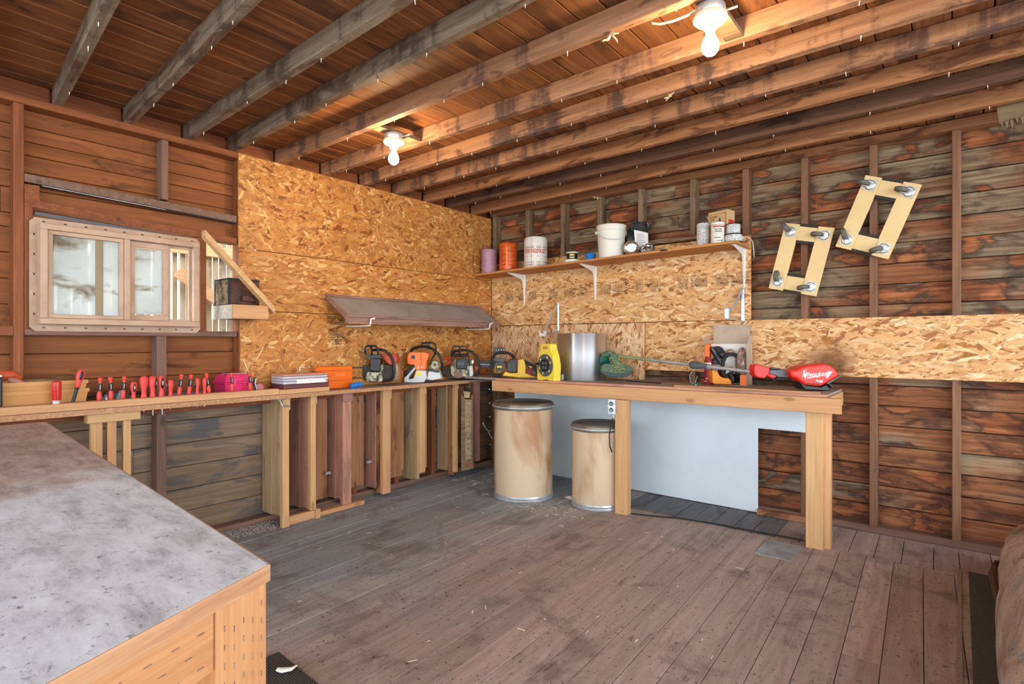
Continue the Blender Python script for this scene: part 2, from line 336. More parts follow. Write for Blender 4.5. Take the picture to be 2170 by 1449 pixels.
# ------------------------------------------------------------------ mesh helpers
class MB:
    def __init__(s): s.v = []; s.f = []
    def add(s, vs, fs):
        n = len(s.v); s.v += [tuple(v) for v in vs]; s.f += [tuple(i+n for i in f) for f in fs]; return s
    def box(s, x0, x1, y0, y1, z0, z1):
        return s.add([(x, y, z) for x in (x0, x1) for y in (y0, y1) for z in (z0, z1)],
                     [(0, 1, 3, 2), (4, 6, 7, 5), (0, 4, 5, 1), (2, 3, 7, 6), (0, 2, 6, 4), (1, 5, 7, 3)])
    def prism(s, poly, a, b, ax='y'):
        """outline in the plane across ax, thickness from a to b"""
        n = len(poly)
        mk = {'y': lambda p, t: (p[0], t, p[1]), 'x': lambda p, t: (t, p[0], p[1]), 'z': lambda p, t: (p[0], p[1], t)}[ax]
        vs = [mk(p, a) for p in poly]+[mk(p, b) for p in poly]
        fs = [tuple(range(n)), tuple(range(2*n-1, n-1, -1))]+[(i, (i+1) % n, (i+1) % n+n, i+n) for i in range(n)]
        return s.add(vs, fs)
    def tube(s, pts, r, n=8, closed=False, flat=1.0):
        P = [Vector(p) for p in pts]; m = len(P); rr = r if isinstance(r, (list, tuple)) else [r]*m
        vs = []; up = None
        for i, p in enumerate(P):
            t = (P[(i+1) % m]-P[i-1]) if closed else (P[min(i+1, m-1)]-P[max(i-1, 0)])
            t.normalize()
            if up is None: up = Vector((0, 0, 1)) if abs(t.z) < .9 else Vector((1, 0, 0))
            a = t.cross(up)
            if a.length < 1e-4: a = t.orthogonal()
            a.normalize(); b = a.cross(t).normalized(); up = b
            for k in range(n):
                an = 2*math.pi*k/n
                vs.append(p+a*math.cos(an)*rr[i]+b*math.sin(an)*rr[i]*flat)
        fs = []
        for i in range(m if closed else m-1):
            j = (i+1) % m
            for k in range(n):
                l = (k+1) % n
                fs.append((i*n+k, i*n+l, j*n+l, j*n+k))
        if not closed: fs += [tuple(range(n-1, -1, -1)), tuple(range((m-1)*n, m*n))]
        return s.add(vs, fs)
    def cyl(s, p0, p1, r0, r1=None, n=20):
        return s.tube([p0, p1], [r0, r0 if r1 is None else r1], n)
    def lathe(s, prof, n=32, o=(0, 0, 0), cap=True):
        vs = []; m = len(prof)
        for r, z in prof:
            for k in range(n):
                a = 2*math.pi*k/n; vs.append((o[0]+r*math.cos(a), o[1]+r*math.sin(a), o[2]+z))
        fs = [(i*n+k, i*n+(k+1) % n, (i+1)*n+(k+1) % n, (i+1)*n+k) for i in range(m-1) for k in range(n)]
        if cap: fs += [tuple(range(n-1, -1, -1)), tuple(range((m-1)*n, m*n))]
        return s.add(vs, fs)
    def ell(s, c, r, n=14):
        prof = [(max(1e-4, math.sin(math.pi*i/n)), -math.cos(math.pi*i/n)) for i in range(n+1)]
        q = MB().lathe(prof, n*2)
        return s.add([(c[0]+v[0]*r[0], c[1]+v[1]*r[1], c[2]+v[2]*r[2]) for v in q.v], q.f)
    def xf(s, Mx): s.v = [tuple(Mx @ Vector(v)) for v in s.v]; return s
    def build(s, name, mat, parent=None, smooth=0, bevel=0, seg=2):
        me = bpy.data.meshes.new(name); me.from_pydata(s.v, [], s.f)
        me.update()
        import bmesh
        bm = bmesh.new(); bm.from_mesh(me); bmesh.ops.recalc_face_normals(bm, faces=bm.faces); bm.to_mesh(me); bm.free()
        o = bpy.data.objects.new(name, me); COL.objects.link(o)
        me.materials.append(M[mat] if isinstance(mat, str) else mat)
        if smooth:
            me.polygons.foreach_set('use_smooth', [True]*len(me.polygons)); me.set_sharp_from_angle(angle=R(smooth))
        if bevel:
            md = o.modifiers.new('bevel', 'BEVEL'); md.width = bevel; md.segments = seg; md.limit_method = 'ANGLE'; md.angle_limit = R(35)
        if parent: o.parent = parent
        return o

def tag(o, label=None, cat=None, group=None, kind=None):
    for k, v in (('label', label), ('category', cat), ('group', group), ('kind', kind)):
        if v: o[k] = v
    return o
def thing(name, label, cat, loc=(0, 0, 0), rz=0.0, group=None):
    o = bpy.data.objects.new(name, None); COL.objects.link(o); o.empty_display_size = .05
    o.location = loc; o.rotation_euler = (0, 0, rz)
    return tag(o, label, cat, group)
def setting(name, label=None):
    o = bpy.data.objects.new(name, None); COL.objects.link(o)
    return tag(o, label, None, None, 'structure')
_cache = {}
def board(name, x0, x1, y0, y1, z0, z1, mat, parent, rz=0.0, ch=None, label=None):
    """a sawn board as its own mesh; local x runs along the grain"""
    d = [x1-x0, y1-y0, z1-z0]; od = sorted(range(3), key=lambda i: -d[i]); a, b, c = od
    L, w, t = d[a]/2, d[b]/2, d[c]/2
    k = min(.003, t*.25) if ch is None else ch
    key = (round(L, 4), round(w, 4), round(t, 4), k, mat)
    if key not in _cache:
        pr = [(-w+k, -t), (w-k, -t), (w, -t+k), (w, t-k), (w-k, t), (-w+k, t), (-w, t-k), (-w, -t+k)]
        me = bpy.data.meshes.new(name)
        me.from_pydata([(s*L, p[0], p[1]) for s in (-1, 1) for p in pr], [],
                       [tuple(range(7, -1, -1)), tuple(range(8, 16))]+[(i, (i+1) % 8, (i+1) % 8+8, i+8) for i in range(8)])
        me.materials.append(M[mat]); _cache[key] = me
    o = bpy.data.objects.new(name, _cache[key]); COL.objects.link(o)
    e = [Vector((1, 0, 0)), Vector((0, 1, 0)), Vector((0, 0, 1))]
    X, Y = e[a], e[b]; Z = X.cross(Y)
    m = Matrix((X, Y, Z)).transposed().to_4x4()
    cen = Vector(((x0+x1)/2, (y0+y1)/2, (z0+z1)/2))
    o.matrix_world = Matrix.Translation(cen) @ Matrix.Rotation(rz, 4, 'Z') @ m
    o.parent = parent
    if label: o['label'] = label
    return o
def text(body, size, mat, parent, mtx, name='lettering', ext=.0004, shear=0, bold=0, align='CENTER', sx=1.0):
    c = bpy.data.curves.new('tmp', 'FONT'); c.body = body; c.size = size; c.extrude = ext; c.shear = shear; c.offset = bold
    c.align_x = align; c.align_y = 'CENTER'; c.resolution_u = 3
    q = bpy.data.objects.new('tmp', c); COL.objects.link(q)
    bpy.context.view_layer.update()
    me = bpy.data.meshes.new_from_object(q.evaluated_get(bpy.context.evaluated_depsgraph_get()))
    bpy.data.objects.remove(q); bpy.data.curves.remove(c)
    me.name = name; me.transform(mtx @ Matrix.Diagonal((sx, 1, 1, 1)))
    if parent is None: return me
    me.materials.clear(); me.materials.append(M[mat])
    o = bpy.data.objects.new(name, me); COL.objects.link(o); o.parent = parent
    o['kind'] = 'stuff'
    return o
def frame(o, x, y):
    """matrix with local x, y axes given, at point o"""
    X = Vector(x).normalized(); Y = Vector(y); Y = (Y-X*Y.dot(X)).normalized(); Z = X.cross(Y)
    m = Matrix((X, Y, Z)).transposed().to_4x4(); m.translation = Vector(o); return m

PAL_A = [srgb(212, 146, 72), srgb(192, 122, 54), srgb(218, 158, 86), srgb(178, 106, 44), srgb(234, 190, 124), srgb(160, 88, 38), srgb(212, 146, 74)]
PAL_B = [srgb(232, 188, 130), srgb(220, 168, 106), srgb(240, 204, 152), srgb(212, 152, 92), srgb(246, 218, 172), srgb(190, 122, 70), srgb(228, 178, 116)]
PAL_C = [srgb(240, 212, 168), srgb(230, 190, 138), srgb(248, 226, 188), srgb(214, 160, 104), srgb(236, 204, 160), srgb(178, 112, 70)]
def osb(name, parent, mtx, w, h, t, pal, seed, mean=0.0, sdv=.55, dens=1500, cut=None, lmin=.03, lmax=.13):
    """strand board: a solid core panel and thousands of thin strands pressed on its face (local z is the face)"""
    p = MB()
    if cut: p.prism(cut, -t, 0, 'z')
    else: p.box(0, w, 0, h, -t, 0)
    o = p.build(name, 'osb_base', parent, bevel=.001, seg=1); o.matrix_basis = mtx
    g = np.random.default_rng(seed); n = int(w*h*dens)
    cx, cy = g.uniform(0, w, n), g.uniform(0, h, n)
    L = g.uniform(lmin, lmax, n)/2; B = np.minimum(g.uniform(.007, .028, n), L*.7)/1.0
    an = mean+g.normal(0, sdv, n); ca, sa = np.cos(an), np.sin(an)
    u = np.array([-1, -.45, .5, 1, .55, -.5]); v = np.array([-.5, -1, -1, .2, 1, 1])
    ju = g.uniform(-.22, .22, (n, 6)); jv = g.uniform(-.25, .25, (n, 6))
    lu = (u+ju)*L[:, None]; lv = (v+jv)*B[:, None]/2
    X = np.clip(cx[:, None]+lu*ca[:, None]-lv*sa[:, None], 0.001, w-.001)
    Y = np.clip(cy[:, None]+lu*sa[:, None]+lv*ca[:, None], 0.001, h-.001)
    Zb = g.uniform(.0003, .0018, n); tx, ty = g.normal(0, .006, n), g.normal(0, .020, n)
    Z = Zb[:, None]+lu*tx[:, None]+lv*ty[:, None]
    Z = np.clip(Z, .0001, .0023)
    V = np.stack([X, Y, Z], -1).reshape(-1, 3)
    me = bpy.data.meshes.new('strands')
    me.vertices.add(n*6); me.vertices.foreach_set('co', V.astype(np.float32).ravel())
    me.loops.add(n*6); me.loops.foreach_set('vertex_index', np.arange(n*6, dtype=np.int32))
    me.polygons.add(n); me.polygons.foreach_set('loop_start', np.arange(0, n*6, 6, dtype=np.int32))
    me.update(calc_edges=True)
    at = me.attributes.new('Col', 'FLOAT_COLOR', 'FACE')
    pa = np.array(pal); ci = g.integers(0, len(pal), n); c = (pa[ci]*.5+pa.mean(0)*.5)*g.uniform(.86, 1.06, n)[:, None]
    od = g.uniform(0, 1, n); c[od < .05] = np.array(pal[4])*.98; c[od > .95] = np.array(pal[5])*.7; c[:, 3] = 1
    at.data.foreach_set('color', np.clip(c, 0, 1).astype(np.float32).ravel())
    me.materials.append(M['flake'])
    s = bpy.data.objects.new('strands', me); COL.objects.link(s); s.parent = o; s['kind'] = 'stuff'
    return o

# ================================================================== SETTING
# ---- floor
fl = setting('floor')
MB().box(-.12, 6.0, -6.6, .12, -.14, -.03).build('subfloor', 'shadow_ply', fl)
fr = random.Random(3)
x = -.35; tilt = R(2.4)
edges = []
while x < 5.6:
    wdt = .127+fr.uniform(-.004, .004); edges.append((x, wdt)); x += wdt
for x, wdt in edges:
    ye = -.46 if x > 1.6 else .05
    # boards run towards wall_back, turned a little clockwise
    yc = (ye-6.4)/2; L = ye+6.4
    xc = x+wdt/2+(-yc-.5)*math.tan(tilt)
    if xc-.06 < -.1+0 and False: continue
    dz = fr.uniform(-.0015, .0)
    split = fr.uniform(-4.6, -1.6) if fr.random() < .35 else None
    segs = [(-6.4, ye)] if split is None else [(-6.4, split-.0015), (split+.0015, ye)]
    for a, b in segs:
        m = (a+b)/2; xx = x+wdt/2+(-m-.5)*math.tan(tilt)
        board('floor_board', xx-wdt/2+.0014, xx+wdt/2-.0014, a, b, -.03, dz, 'floor', fl, rz=tilt, ch=.0012)
x = 1.66
while x < 5.2:
    wdt = .125+fr.uniform(-.012, .02)
    board('floor_board', x+.0018, x+wdt-.0018, -.455, .06, -.03, fr.uniform(-.002, .0), 'floor_slate' if x < 2.6 else 'floor', fl, rz=R(1.5), ch=.0012)
    x += wdt
board('floor_patch', 2.70, 2.89, -.81, -.53, .0005, .004, 'steel', fl, label='grey sheet metal patch nailed on the boards')
board('threshold_strip', 3.606, 3.622, -3.4, -.36, .0005, .006, 'grit', fl, label='gritty mortar line')
board('threshold_strip', 3.650, 3.742, -3.4, -.39, .0005, .008, 'carpet', fl, label='black worn edging strip')

# ---- ceiling
ce = setting('ceiling')
MB().box(-.2, 6.1, -6.7, .2, 2.56, 2.60).build('roof_cover', 'shadow_ply', ce)
cr_ = random.Random(11)
x = -.10
while x < 5.9:
    wdt = .132+cr_.uniform(-.002, .002); g = .0015 if x < 1.7 else cr_.choice([.003, .005, .008])
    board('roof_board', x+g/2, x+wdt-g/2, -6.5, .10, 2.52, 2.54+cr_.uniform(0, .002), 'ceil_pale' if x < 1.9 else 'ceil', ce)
    x += wdt
M['joist_dark'] = wood('dark_brown_joist', srgb(140, 104, 80), srgb(90, 62, 46), srgb(50, 38, 32), .3)
JO = [(-4.75, -.05), (-4.42, -.05), (-4.08, -.07), (-3.72, -.087), (-3.375, -.087), (-3.062, -.064), (-2.755, -.031), (-2.495, -.024), (-2.177, -.002), (-1.827, .010), (-1.492, -.013), (-1.168, -.020), (-.83, -.031), (-.55, -.028), (-.221, -.033)]
JM = ['joist_grey', 'joist_grey', 'joist_grey', 'joist_grey', 'joist_grey', 'joist_grey', 'joist_grey', 'joist_grey', 'joist_brown', 'joist_brown', 'joist_brown', 'joist_brown', 'joist_red', 'joist_dark', 'joist_red']
nail_pts = []
for (y0, sl), jm in zip(JO, JM):
    Lx = 5.9; a = math.atan(sl); ym = y0-.0225+sl*Lx/2
    board('joist', -.03, -.03+Lx/math.cos(a), ym-.0225, ym+.0225, 2.43, 2.519, jm, ce, rz=a, ch=.003)
for (y0, sl), (y1, s1) in zip(JO[:-1], JO[1:]):
    if y1-y0 > .1: board('blocking', -.085, -.045, y0+.003, y1-.05, 2.436, 2.518, 'stain_frame', ce)
# nail points that came through, hanging white with paint
nb = MB(); nr = random.Random(5)
for (y0, sl) in JO[3:]:
    for i in range(9):
        xx = .3+i*.42+nr.uniform(-.12, .12); yy = y0-.012+sl*xx+nr.uniform(-.02, .005)
        nb.cyl((xx, yy, 2.431), (xx+nr.uniform(-.003, .003), yy, 2.412+nr.uniform(-.004, .006)), .0022, .0012, 5)
o = nb.build('nail_tips', 'white_metal', ce); o['kind'] = 'stuff'
# torn paper tufts caught under three joists
for i, (px, py) in enumerate(((2.538, -2.20), (2.511, -1.54), (1.195, -.01))):
    tb = MB(); q = random.Random(40+i)
    for k in range(5):
        a = q.uniform(0, 6); pts = [(px, py, 2.425 if i < 2 else 2.45)]
        for j in range(3): pts.append((pts[-1][0]+.014*math.cos(a+j*.5), pts[-1][1]+.014*math.sin(a+j*.4), pts[-1][2]-q.uniform(-.002, .013)))
        tb.tube(pts, [.004, .007, .006, .002], 6, flat=.35)
    tb.build('insulation_tuft', 'cream', ce, smooth=60)
# splintered rafter end block near the right edge of wall_back
rb = MB(); rb.prism([(0, 0), (.26, .04), (.26, .19), (-.01, .17)], -.045, .045, 'y')
for k in range(9): rb.prism([(.02*k, .02), (.02*k+.012, -.02-.012*(k % 3)), (.02*k+.024, .02)], -.04+.008*(k % 3), -.02+.008*(k % 4), 'y')
o = rb.build('splintered_block', 'stud_pale', ce, bevel=.004); o.location = (3.775, -.25, 2.47-.115); o.rotation_euler = (0, R(-2), R(-3))

# ---- wall_left (plane x = 0)
wl = setting('wall_left')
YA, YB = -6.2, .10
def sidingA(z0, z1, mat, cuts=None):
    spans = [(YA, YB)] if not cuts else [(YA, cuts[0]), (cuts[1], YB)]
    for a, b in spans:
        # each course is nailed on in two lengths
        s = a+(b-a)*rnd.uniform(.35, .65) if b-a > 3 and rnd.random() < .25 else None
        for p, q in ([(a, b)] if s is None else [(a, s-.001), (s+.001, b)]):
            board('siding_board', -.122, -.100+rnd.uniform(-.001, .001), p, q, z0+.0015, z1-.0015, mat, wl)
zs = [0.02, .168, .308, .448, .588, .728, .868, 1.008, 1.148, 1.262]
for i in range(len(zs)-1): sidingA(zs[i], zs[i+1], 'cedar_low' if zs[i] < .86 else 'cedar')
zs = [1.262, 1.40, 1.53, 1.66, 1.79, 1.86]
for i in range(len(zs)-1): sidingA(zs[i], zs[i+1], 'cedar', (-3.56, -2.30))
zs = [1.86, 1.99, 2.075, 2.165, 2.235, 2.31, 2.40, 2.53]
for i in range(len(zs)-1): sidingA(zs[i], zs[i+1], 'cedar')
MB().box(-.135, -.124, YA, -3.57, 0, 2.53).box(-.135, -.124, -2.29, YB, 0, 2.53).box(-.135, -.124, -3.57, -2.29, 0, 1.25).box(-.135, -.124, -3.57, -2.29, 1.86, 2.53).build('sheathing', 'shadow_ply', wl)
def frA(name, y0, y1, z0, z1, x0=-.10, x1=-.012, mat='stain_frame'): return board(name, x0, x1, y0, y1, z0, z1, mat, wl)
frA('top_plate', YA, -2.487, 2.393, 2.432, x1=-.002)
frA('top_plate', -2.485, 0.0, 2.393, 2.432)
frA('stud', -3.570, -3.530, .04, 2.392)
frA('stud', -2.918, -2.882, 2.045, 2.392, mat='brown_frame')
frA('stud', -2.944, -2.892, .04, 1.243, mat='brown_frame')
frA('stud', -2.475, -2.435, .875, 2.392)
for y in (-4.0, -4.45, -4.9, -5.4, -5.9): frA('stud', y, y+.042, .04, 2.392)
for y in (-2.02, -1.61, -1.2, -.79, -.38): frA('stud', y, y+.04, .04, 2.392)
MB().prism([(-3.529, 2.010), (-2.486, 1.980), (-2.486, 2.022), (-3.529, 2.052)], -.10, -.012, 'x').build('header', 'brown_frame', wl, bevel=.002)
frA('header', -3.529, -3.47, 1.92, 2.0, x1=-.015)
MB().prism([(-3.529, 1.890), (-2.486, 1.842), (-2.486, 1.878), (-3.529, 1.927)], -.10, -.012, 'x').build('header', 'stain_frame', wl, bevel=.002)
frA('window_sill', -3.529, -2.486, 1.244, 1.277, mat='brown_frame')
frA('trimmer_stud', -3.529, -3.495, 1.278, 1.889)
frA('trimmer_stud', -2.716, -2.672, 1.278, 1.850)
frA('blocking', -4.0, -3.571, 1.24, 1.29, mat='stain_frame')
frA('bottom_plate', YA, YB, 0.0, .038, mat='brown_frame')
MB().prism([(-3.46, 2.001), (-2.49, 1.972), (-2.49, 1.979), (-3.46, 2.009)], -.022, -.010, 'x').build('drip_flashing', 'black_soft', wl)
MB().prism([(-3.46, 2.0005), (-2.9, 1.984), (-2.9, 1.986), (-3.46, 2.0035)], -.0098, -.006, 'x').build('drip_flashing', 'steel', wl)
MB().prism([(-3.49, 1.852), (-2.735, 1.827), (-2.735, 1.834), (-3.49, 1.866)], -.02, -.004, 'x').build('metal_strip', 'slate', wl)
Ma = lambda y, z, x=0.0: frame((x, y, z), (0, 1, 0), (0, 0, 1))
osb('strand_panel', wl, Ma(-2.483, 1.818), 2.480, .612, .011, PAL_A, 1, 0, .75, 2800, lmin=.02, lmax=.10)
osb('strand_panel', wl, Ma(-2.478, 1.417), 2.475, .398, .011, PAL_A, 2, 0, .35, 2600)
osb('strand_panel', wl, Ma(-2.472, .87), 2.469, .544, .011, PAL_A, 3, .2, .6, 2600)

# ---- wall_back (plane y = 0)
wb = setting('wall_back')
z = .03; k = 0; br = random.Random(21)
while z < 2.50:
    h = .129; a = -.10; 
    cuts = sorted([br.uniform(1.0, 2.0), br.choice([2.8, 3.19, 3.6])]) 
    pts = [-.1]+cuts+[5.9]
    for p, q in zip(pts[:-1], pts[1:]):
        board('siding_board', p+.001, q-.001, .100+br.uniform(0, .004), .125, z+.002+br.uniform(0, .002), z+h-.002, 'char', wb)
    z += h
MB().box(-.13, 5.9, .127, .14, 0, 2.53).build('sheathing', 'shadow_ply', wb)
board('top_plate', -.012, 5.9, .004, .099, 2.457, 2.515, 'joist_red', wb)
board('bottom_plate', .0, 5.9, .012, .099, .0, .045, 'brown_frame', wb)
for i, xs in enumerate((.02, .433, .833, 1.211, 1.592, 2.025, 2.412, 2.795, 3.189, 3.600, 4.01, 4.42, 4.83, 5.24, 5.65)):
    wd = .042
    board('stud', xs-wd/2, xs+wd/2, .013, .099, .046, 2.456, 'stud_pale' if xs < 2.1 else 'stud_b', wb)
board('blocking', 2.046, 2.391, .02, .099, 1.90, 1.94, 'stud_b', wb)
Mb = lambda x, z, y=0.0: frame((x, y, z), (1, 0, 0), (0, 0, 1))
osb('strand_panel', wb, Mb(.003, 1.370), 2.454, .607, .011, PAL_B, 4, 0, .45, 2600)
osb('strand_panel', wb, Mb(.003, .872), 1.636, .494, .011, PAL_C, 5, 1.45, .42, 2400)
osb('strand_panel', wb, Mb(1.642, .985), 4.2, .382, .011, PAL_B, 6, .05, .42, 2200)
# black mill stamps along the upper strand panel: boxed columns of tiny upright print
st = MB(); sr = random.Random(9)
def stamp(x0, x1, z0, z1):
    th = .0012
    for a, b, c, d in ((x0, x1, z0, z0+th), (x0, x1, z1-th, z1), (x0, x0+th, z0, z1), (x1-th, x1, z0, z1)): st.box(a, b, -.0035, -.0026, c, d)
    x = x0+.008
    while x < x1-.006:
        z = z0+.008; hgt = sr.choice([.004, .005, .007])
        top = z1-.008-sr.uniform(0, .03)
        while z < top:
            l = sr.uniform(.002, .006)
            if sr.random() < .85: st.box(x, x+hgt, -.0035, -.0026, z, z+l*.7)
            if sr.random() < .5: st.box(x, x+hgt*.4, -.0035, -.0026, z, z+l)
            z += l+.002
        x += hgt+.0045
for a, b in ((.18, .27), (.34, .40), (.47, .55), (.70, .80), (.86, .98), (1.02, 1.10), (1.22, 1.33), (1.36, 1.43), (1.56, 1.62), (1.69, 1.77), (1.92, 1.99), (2.02, 2.14), (2.21, 2.30), (2.32, 2.44)):
    stamp(a, b, 1.595+.012*a, 1.70+.006*a)
o = st.build('mill_stamps', 'ink', wb); o['kind'] = 'stuff'
up = lambda x, z: frame((x, -.0031, z), (0, 0, -1), (1, 0, 0))
text('W/16', .05, 'ink', wb, up(1.475, 1.66)); text('P', .06, 'ink', wb, up(1.66, 1.665))
# stamps on the left wall panels
st = MB()
def stampA(y0, y1, z0, z1):
    z = z0
    while z < z1:
        y = y0
        while y < y1:
            l = sr.uniform(.003, .008)
            if sr.random() < .8: st.box(.0026, .0035, y, y+l, z, z+.003+sr.uniform(0, .004))
            y += l+.003
        z += .011
stampA(-1.84, -1.68, 1.34, 1.405); stampA(-1.83, -1.69, 1.24, 1.30); stampA(-1.80, -1.72, 1.19, 1.23); stampA(-.82, -.70, 1.28, 1.33)
o = st.build('mill_stamps', 'ink', wl); o['kind'] = 'stuff'
# oily smudge on the strip above the bench
# white enamelled sheet behind the bench, stepped at its lower right
wp = MB().prism([(.30, .004), (2.505, .004), (2.505, .60), (2.83, .60), (2.83, .862), (.30, .862)], -.010, -.002, 'y').build('backing_sheet', 'whiteboard', wb, bevel=.001, seg=1)
wp['label'] = 'stepped pale blue-white enamelled sheet below the back bench'
board('baseboard_strip', 2.51, 2.85, -.055, -.012, .001, .04, 'joist_red', wb, label='reddish strip on the floor at the cut-out')

# ---- outside: ground, and the slatted lean-to seen through the window opening
gr = setting('ground'); MB().box(-9, 14, -16, 6, -.30, -.16).build('yard', plain('pale_concrete_yard', srgb(206, 200, 190), .9, mottle=.3, mscale=2), gr)
# ================================================================== LARGE OBJECTS
FX, FY = (-math.sin(YAW), math.cos(YAW)), (math.cos(YAW), math.sin(YAW))
def at(u, v, w):
    """room point that lies w metres in front of the camera plane, measured from the photograph"""
    a = (u-1085.)/1173.
    return Vector((CAM[0]+w*(FX[0]+FY[0]*a), CAM[1]+w*(FX[1]+FY[1]*a), CAM[2]-(v-724.5)/1173.*w))
class Fig:
    """local metric coordinates for a thing standing at distance w and turned to the camera: x right, y away, z up"""
    def __init__(s, ox, oy, sc, u0, v0, w): s.ox, s.oy, s.sc, s.u0, s.v0, s.w = ox, oy, sc, u0, v0, w
    def __call__(s, zx, zy, dy=0.0):
        u = s.ox+zx/s.sc; v = s.oy+zy/s.sc; w = s.w+dy
        return ((u-1085)/1173*w-(s.u0-1085)/1173*s.w, dy, -(v-724.5)/1173*w+(s.v0-724.5)/1173*s.w)
    def thing(s, name, label, cat, z=None, group=None):
        p = at(s.u0, s.v0, s.w)
        return thing(name, label, cat, p, YAW, group)
    def poly(s, pts, a, b):
        """solid between depths a and b whose near outline is pts"""
        m = MB(); q = [s(x, y, a) for x, y in pts]
        return m.prism([(p[0], p[2]) for p in q], a, b, 'y')
    def tube(s, pts, r, n=10, **k): return MB().tube([s(*p) for p in pts], r, n, **k)

# ---- back workbench
wbn = thing('workbench', 'long pine workbench with a dark worn top along the stained back wall', 'workbench', (0, 0, 0))
sk = R(1.8)
def bb(name, *a, **k): return board(name, *a, wbn, **k) if len(a) == 7 else board(name, *a, **k)
top = MB().prism([(.02, -.615), (3.02, -.505), (3.02, -.008), (.02, -.008)], .890, .906, 'z').build('bench_top', 'top_grey', wbn, bevel=.0015)
e = MB().prism([(.585, -.622), (3.02, -.53), (3.02, -.505), (.585, -.597)], .890, .9065, 'z').build('top_edge', 'fir_red', wbn, bevel=.001)
board('front_beam', .56, 3.095, -.600, -.562, .801, .889, 'fir', wbn, rz=sk)
board('top_strip', 2.12, 2.985, -.558, -.52, .9075, .921, 'ply_edge', wbn, rz=sk, label='pale loose strip along the front edge')
board('post', 1.715, 1.805, -.640, -.602, .0, .800, 'pine', wbn, ch=.002)
board('post', 1.72, 1.80, -.600, -.562, .0, .800, 'pine', wbn, ch=.002)
board('post', 2.905, 2.995, -.515, -.477, .0, .800, 'pine', wbn, rz=R(4))
board('post', 2.988, 3.026, -.474, -.385, .0, .80, 'fir', wbn, rz=R(3))
board('cross_rail', 2.99, 3.028, -.545, -.01, .802, .888, 'fir', wbn)
board('cross_rail', .565, .603, -.59, -.01, .802, .888, 'fir_dull', wbn)
board('cross_rail', 1.74, 1.778, -.56, -.01, .802, .888, 'fir', wbn)
sb = MB()
for (x, y, z) in ((2.97, -.553, .865), (2.97, -.553, .83), (2.83, -.557, .845), (1.74, -.641, .035), (1.775, -.641, .02), (1.755, -.641, .44), (1.79, -.641, .43)): sb.cyl((x, y, z), (x, y-.002, z), .005, .004, 8)
o = sb.build('screws', 'brass', wbn); o['kind'] = 'stuff'

# outlet box zip-tied to the middle post, with its flex
ob = thing('outlet_box', 'grey metal double socket box tied to the middle bench post', 'socket', (1.705, -.662, .70), R(12))
MB().box(-.028, .028, -.02, .02, 0, .108).build('box', 'steel', ob, bevel=.004)
MB().box(-.024, .024, -.0235, -.0205, .008, .100).build('cover_plate', 'steel', ob, bevel=.001)
for zz in (.032, .076):
    r_ = MB().cyl((0, -.0238, zz), (0, -.0265, zz), .0155, n=18).build('receptacle', 'black', ob, smooth=40)
    MB().box(-.008, -.005, -.028, -.0266, -.004+zz, .006+zz).box(.004, .007, -.028, -.0266, -.004+zz, .006+zz).cyl((0, -.0267, zz-.009), (0, -.028, zz-.009), .003, n=8).build('slots', 'white_metal', r_)
MB().cyl((.006, 0, -.002), (.006, 0, -.026), .011, .008, 12).build('cable_clamp', 'steel', ob, smooth=40)
MB().tube([(.03, .03, .055), (.03, -.026, .054), (-.032, -.026, .056), (-.032, .02, .057)], .0022, 6).build('zip_tie', 'white', ob)
fx = MB().tube([(1.712, -.662, .674), (1.70, -.668, .62), (1.688, -.672, .55), (1.690, -.668, .47), (1.700, -.655, .43)], .005, 8).build('power_cord', 'black_soft', smooth=60)
tag(fx, 'black flex hanging from the grey socket box beside the small drum', 'cord')
fc = MB().tube([(1.82, -.60, .006), (1.95, -.56, .006), (2.12, -.49, .006), (2.35, -.45, .006), (2.60, -.44, .006), (2.88, -.42, .006)], .005, 8).build('floor_cord', 'black_soft', smooth=60)
tag(fc, 'black cord running on the floor behind the middle bench post', 'cord')

# ---- left workbench on stud partitions
lb = thing('workbench', 'narrow old workbench on plank partitions along the left wall', 'workbench', (0, 0, 0))
MB().box(.0, .255, -6.0, -.02, .850, .874).build('bench_top', 'top_grey', lb, bevel=.002)
MB().box(.2555, .262, -6.0, -.60, .848, .8745).build('top_edge', 'ply_edge', lb, bevel=.001)
board('tool_rail', .190, .254, -3.95, -2.345, .8750, .913, 'fir', lb, label='front ledge board drilled for screwdrivers')
board('tool_rail', .195, .256, -2.343, -1.985, .8750, .905, 'fir', lb)
board('back_rail', .0, .035, -6.0, -.03, .80, .848, 'stain_frame', lb)
PP = [(-2.285, -.24, .19, 'pine', 'fir_dull'), (-2.085, -.045, .19, 'pine', 'fir_red'), (-1.80, -.09, .14, 'fir_red', 'fir_red'), (-1.44, -.09, .14, 'fir', 'fir_red'), (-1.07, -.09, .15, 'pine', 'fir_dull'), (-.66, -.09, .15, 'pine', 'fir_dull'), (-.36, -.09, .12, 'fir_red', 'fir_dull')]
for i, (y, xb, xf, pm, fm) in enumerate(PP):
    zb = (.0, .0, .03, .03, .13, .06, .10)[i]; w_ = (.046, .040, .075, .075, .06, .035, .06)[i]
    zc = (.765, .79, .775, .765, .78, .80, .84)[i]
    board('post', xf-.038, xf, y, y+w_, max(zb, .0)+(.066 if i < 2 else 0), zc-.001, pm, lb)
    if zc < .83: board('post_cap', xf-.03, xf+.008, y-.003, y+w_+.004, zc, .848, pm, lb)
    board('partition_plank', -.088, .045, y+.002, y+.030, .06, .847, fm, lb)
    if i in (0, 1, 2, 4): board('partition_plank', .046, xf-.039, y+.002, y+.030, .07, .847, fm, lb)
    else: board('partition_plank', .046, xf-.039, y+.004, y+.026, .03, .847, 'joist_red', lb)
    if i < 5: board('side_batten', xf-.07, xf-.045, y+w_+.001, y+w_+.022, max(.07, zb), .846, 'fir_dull', lb)
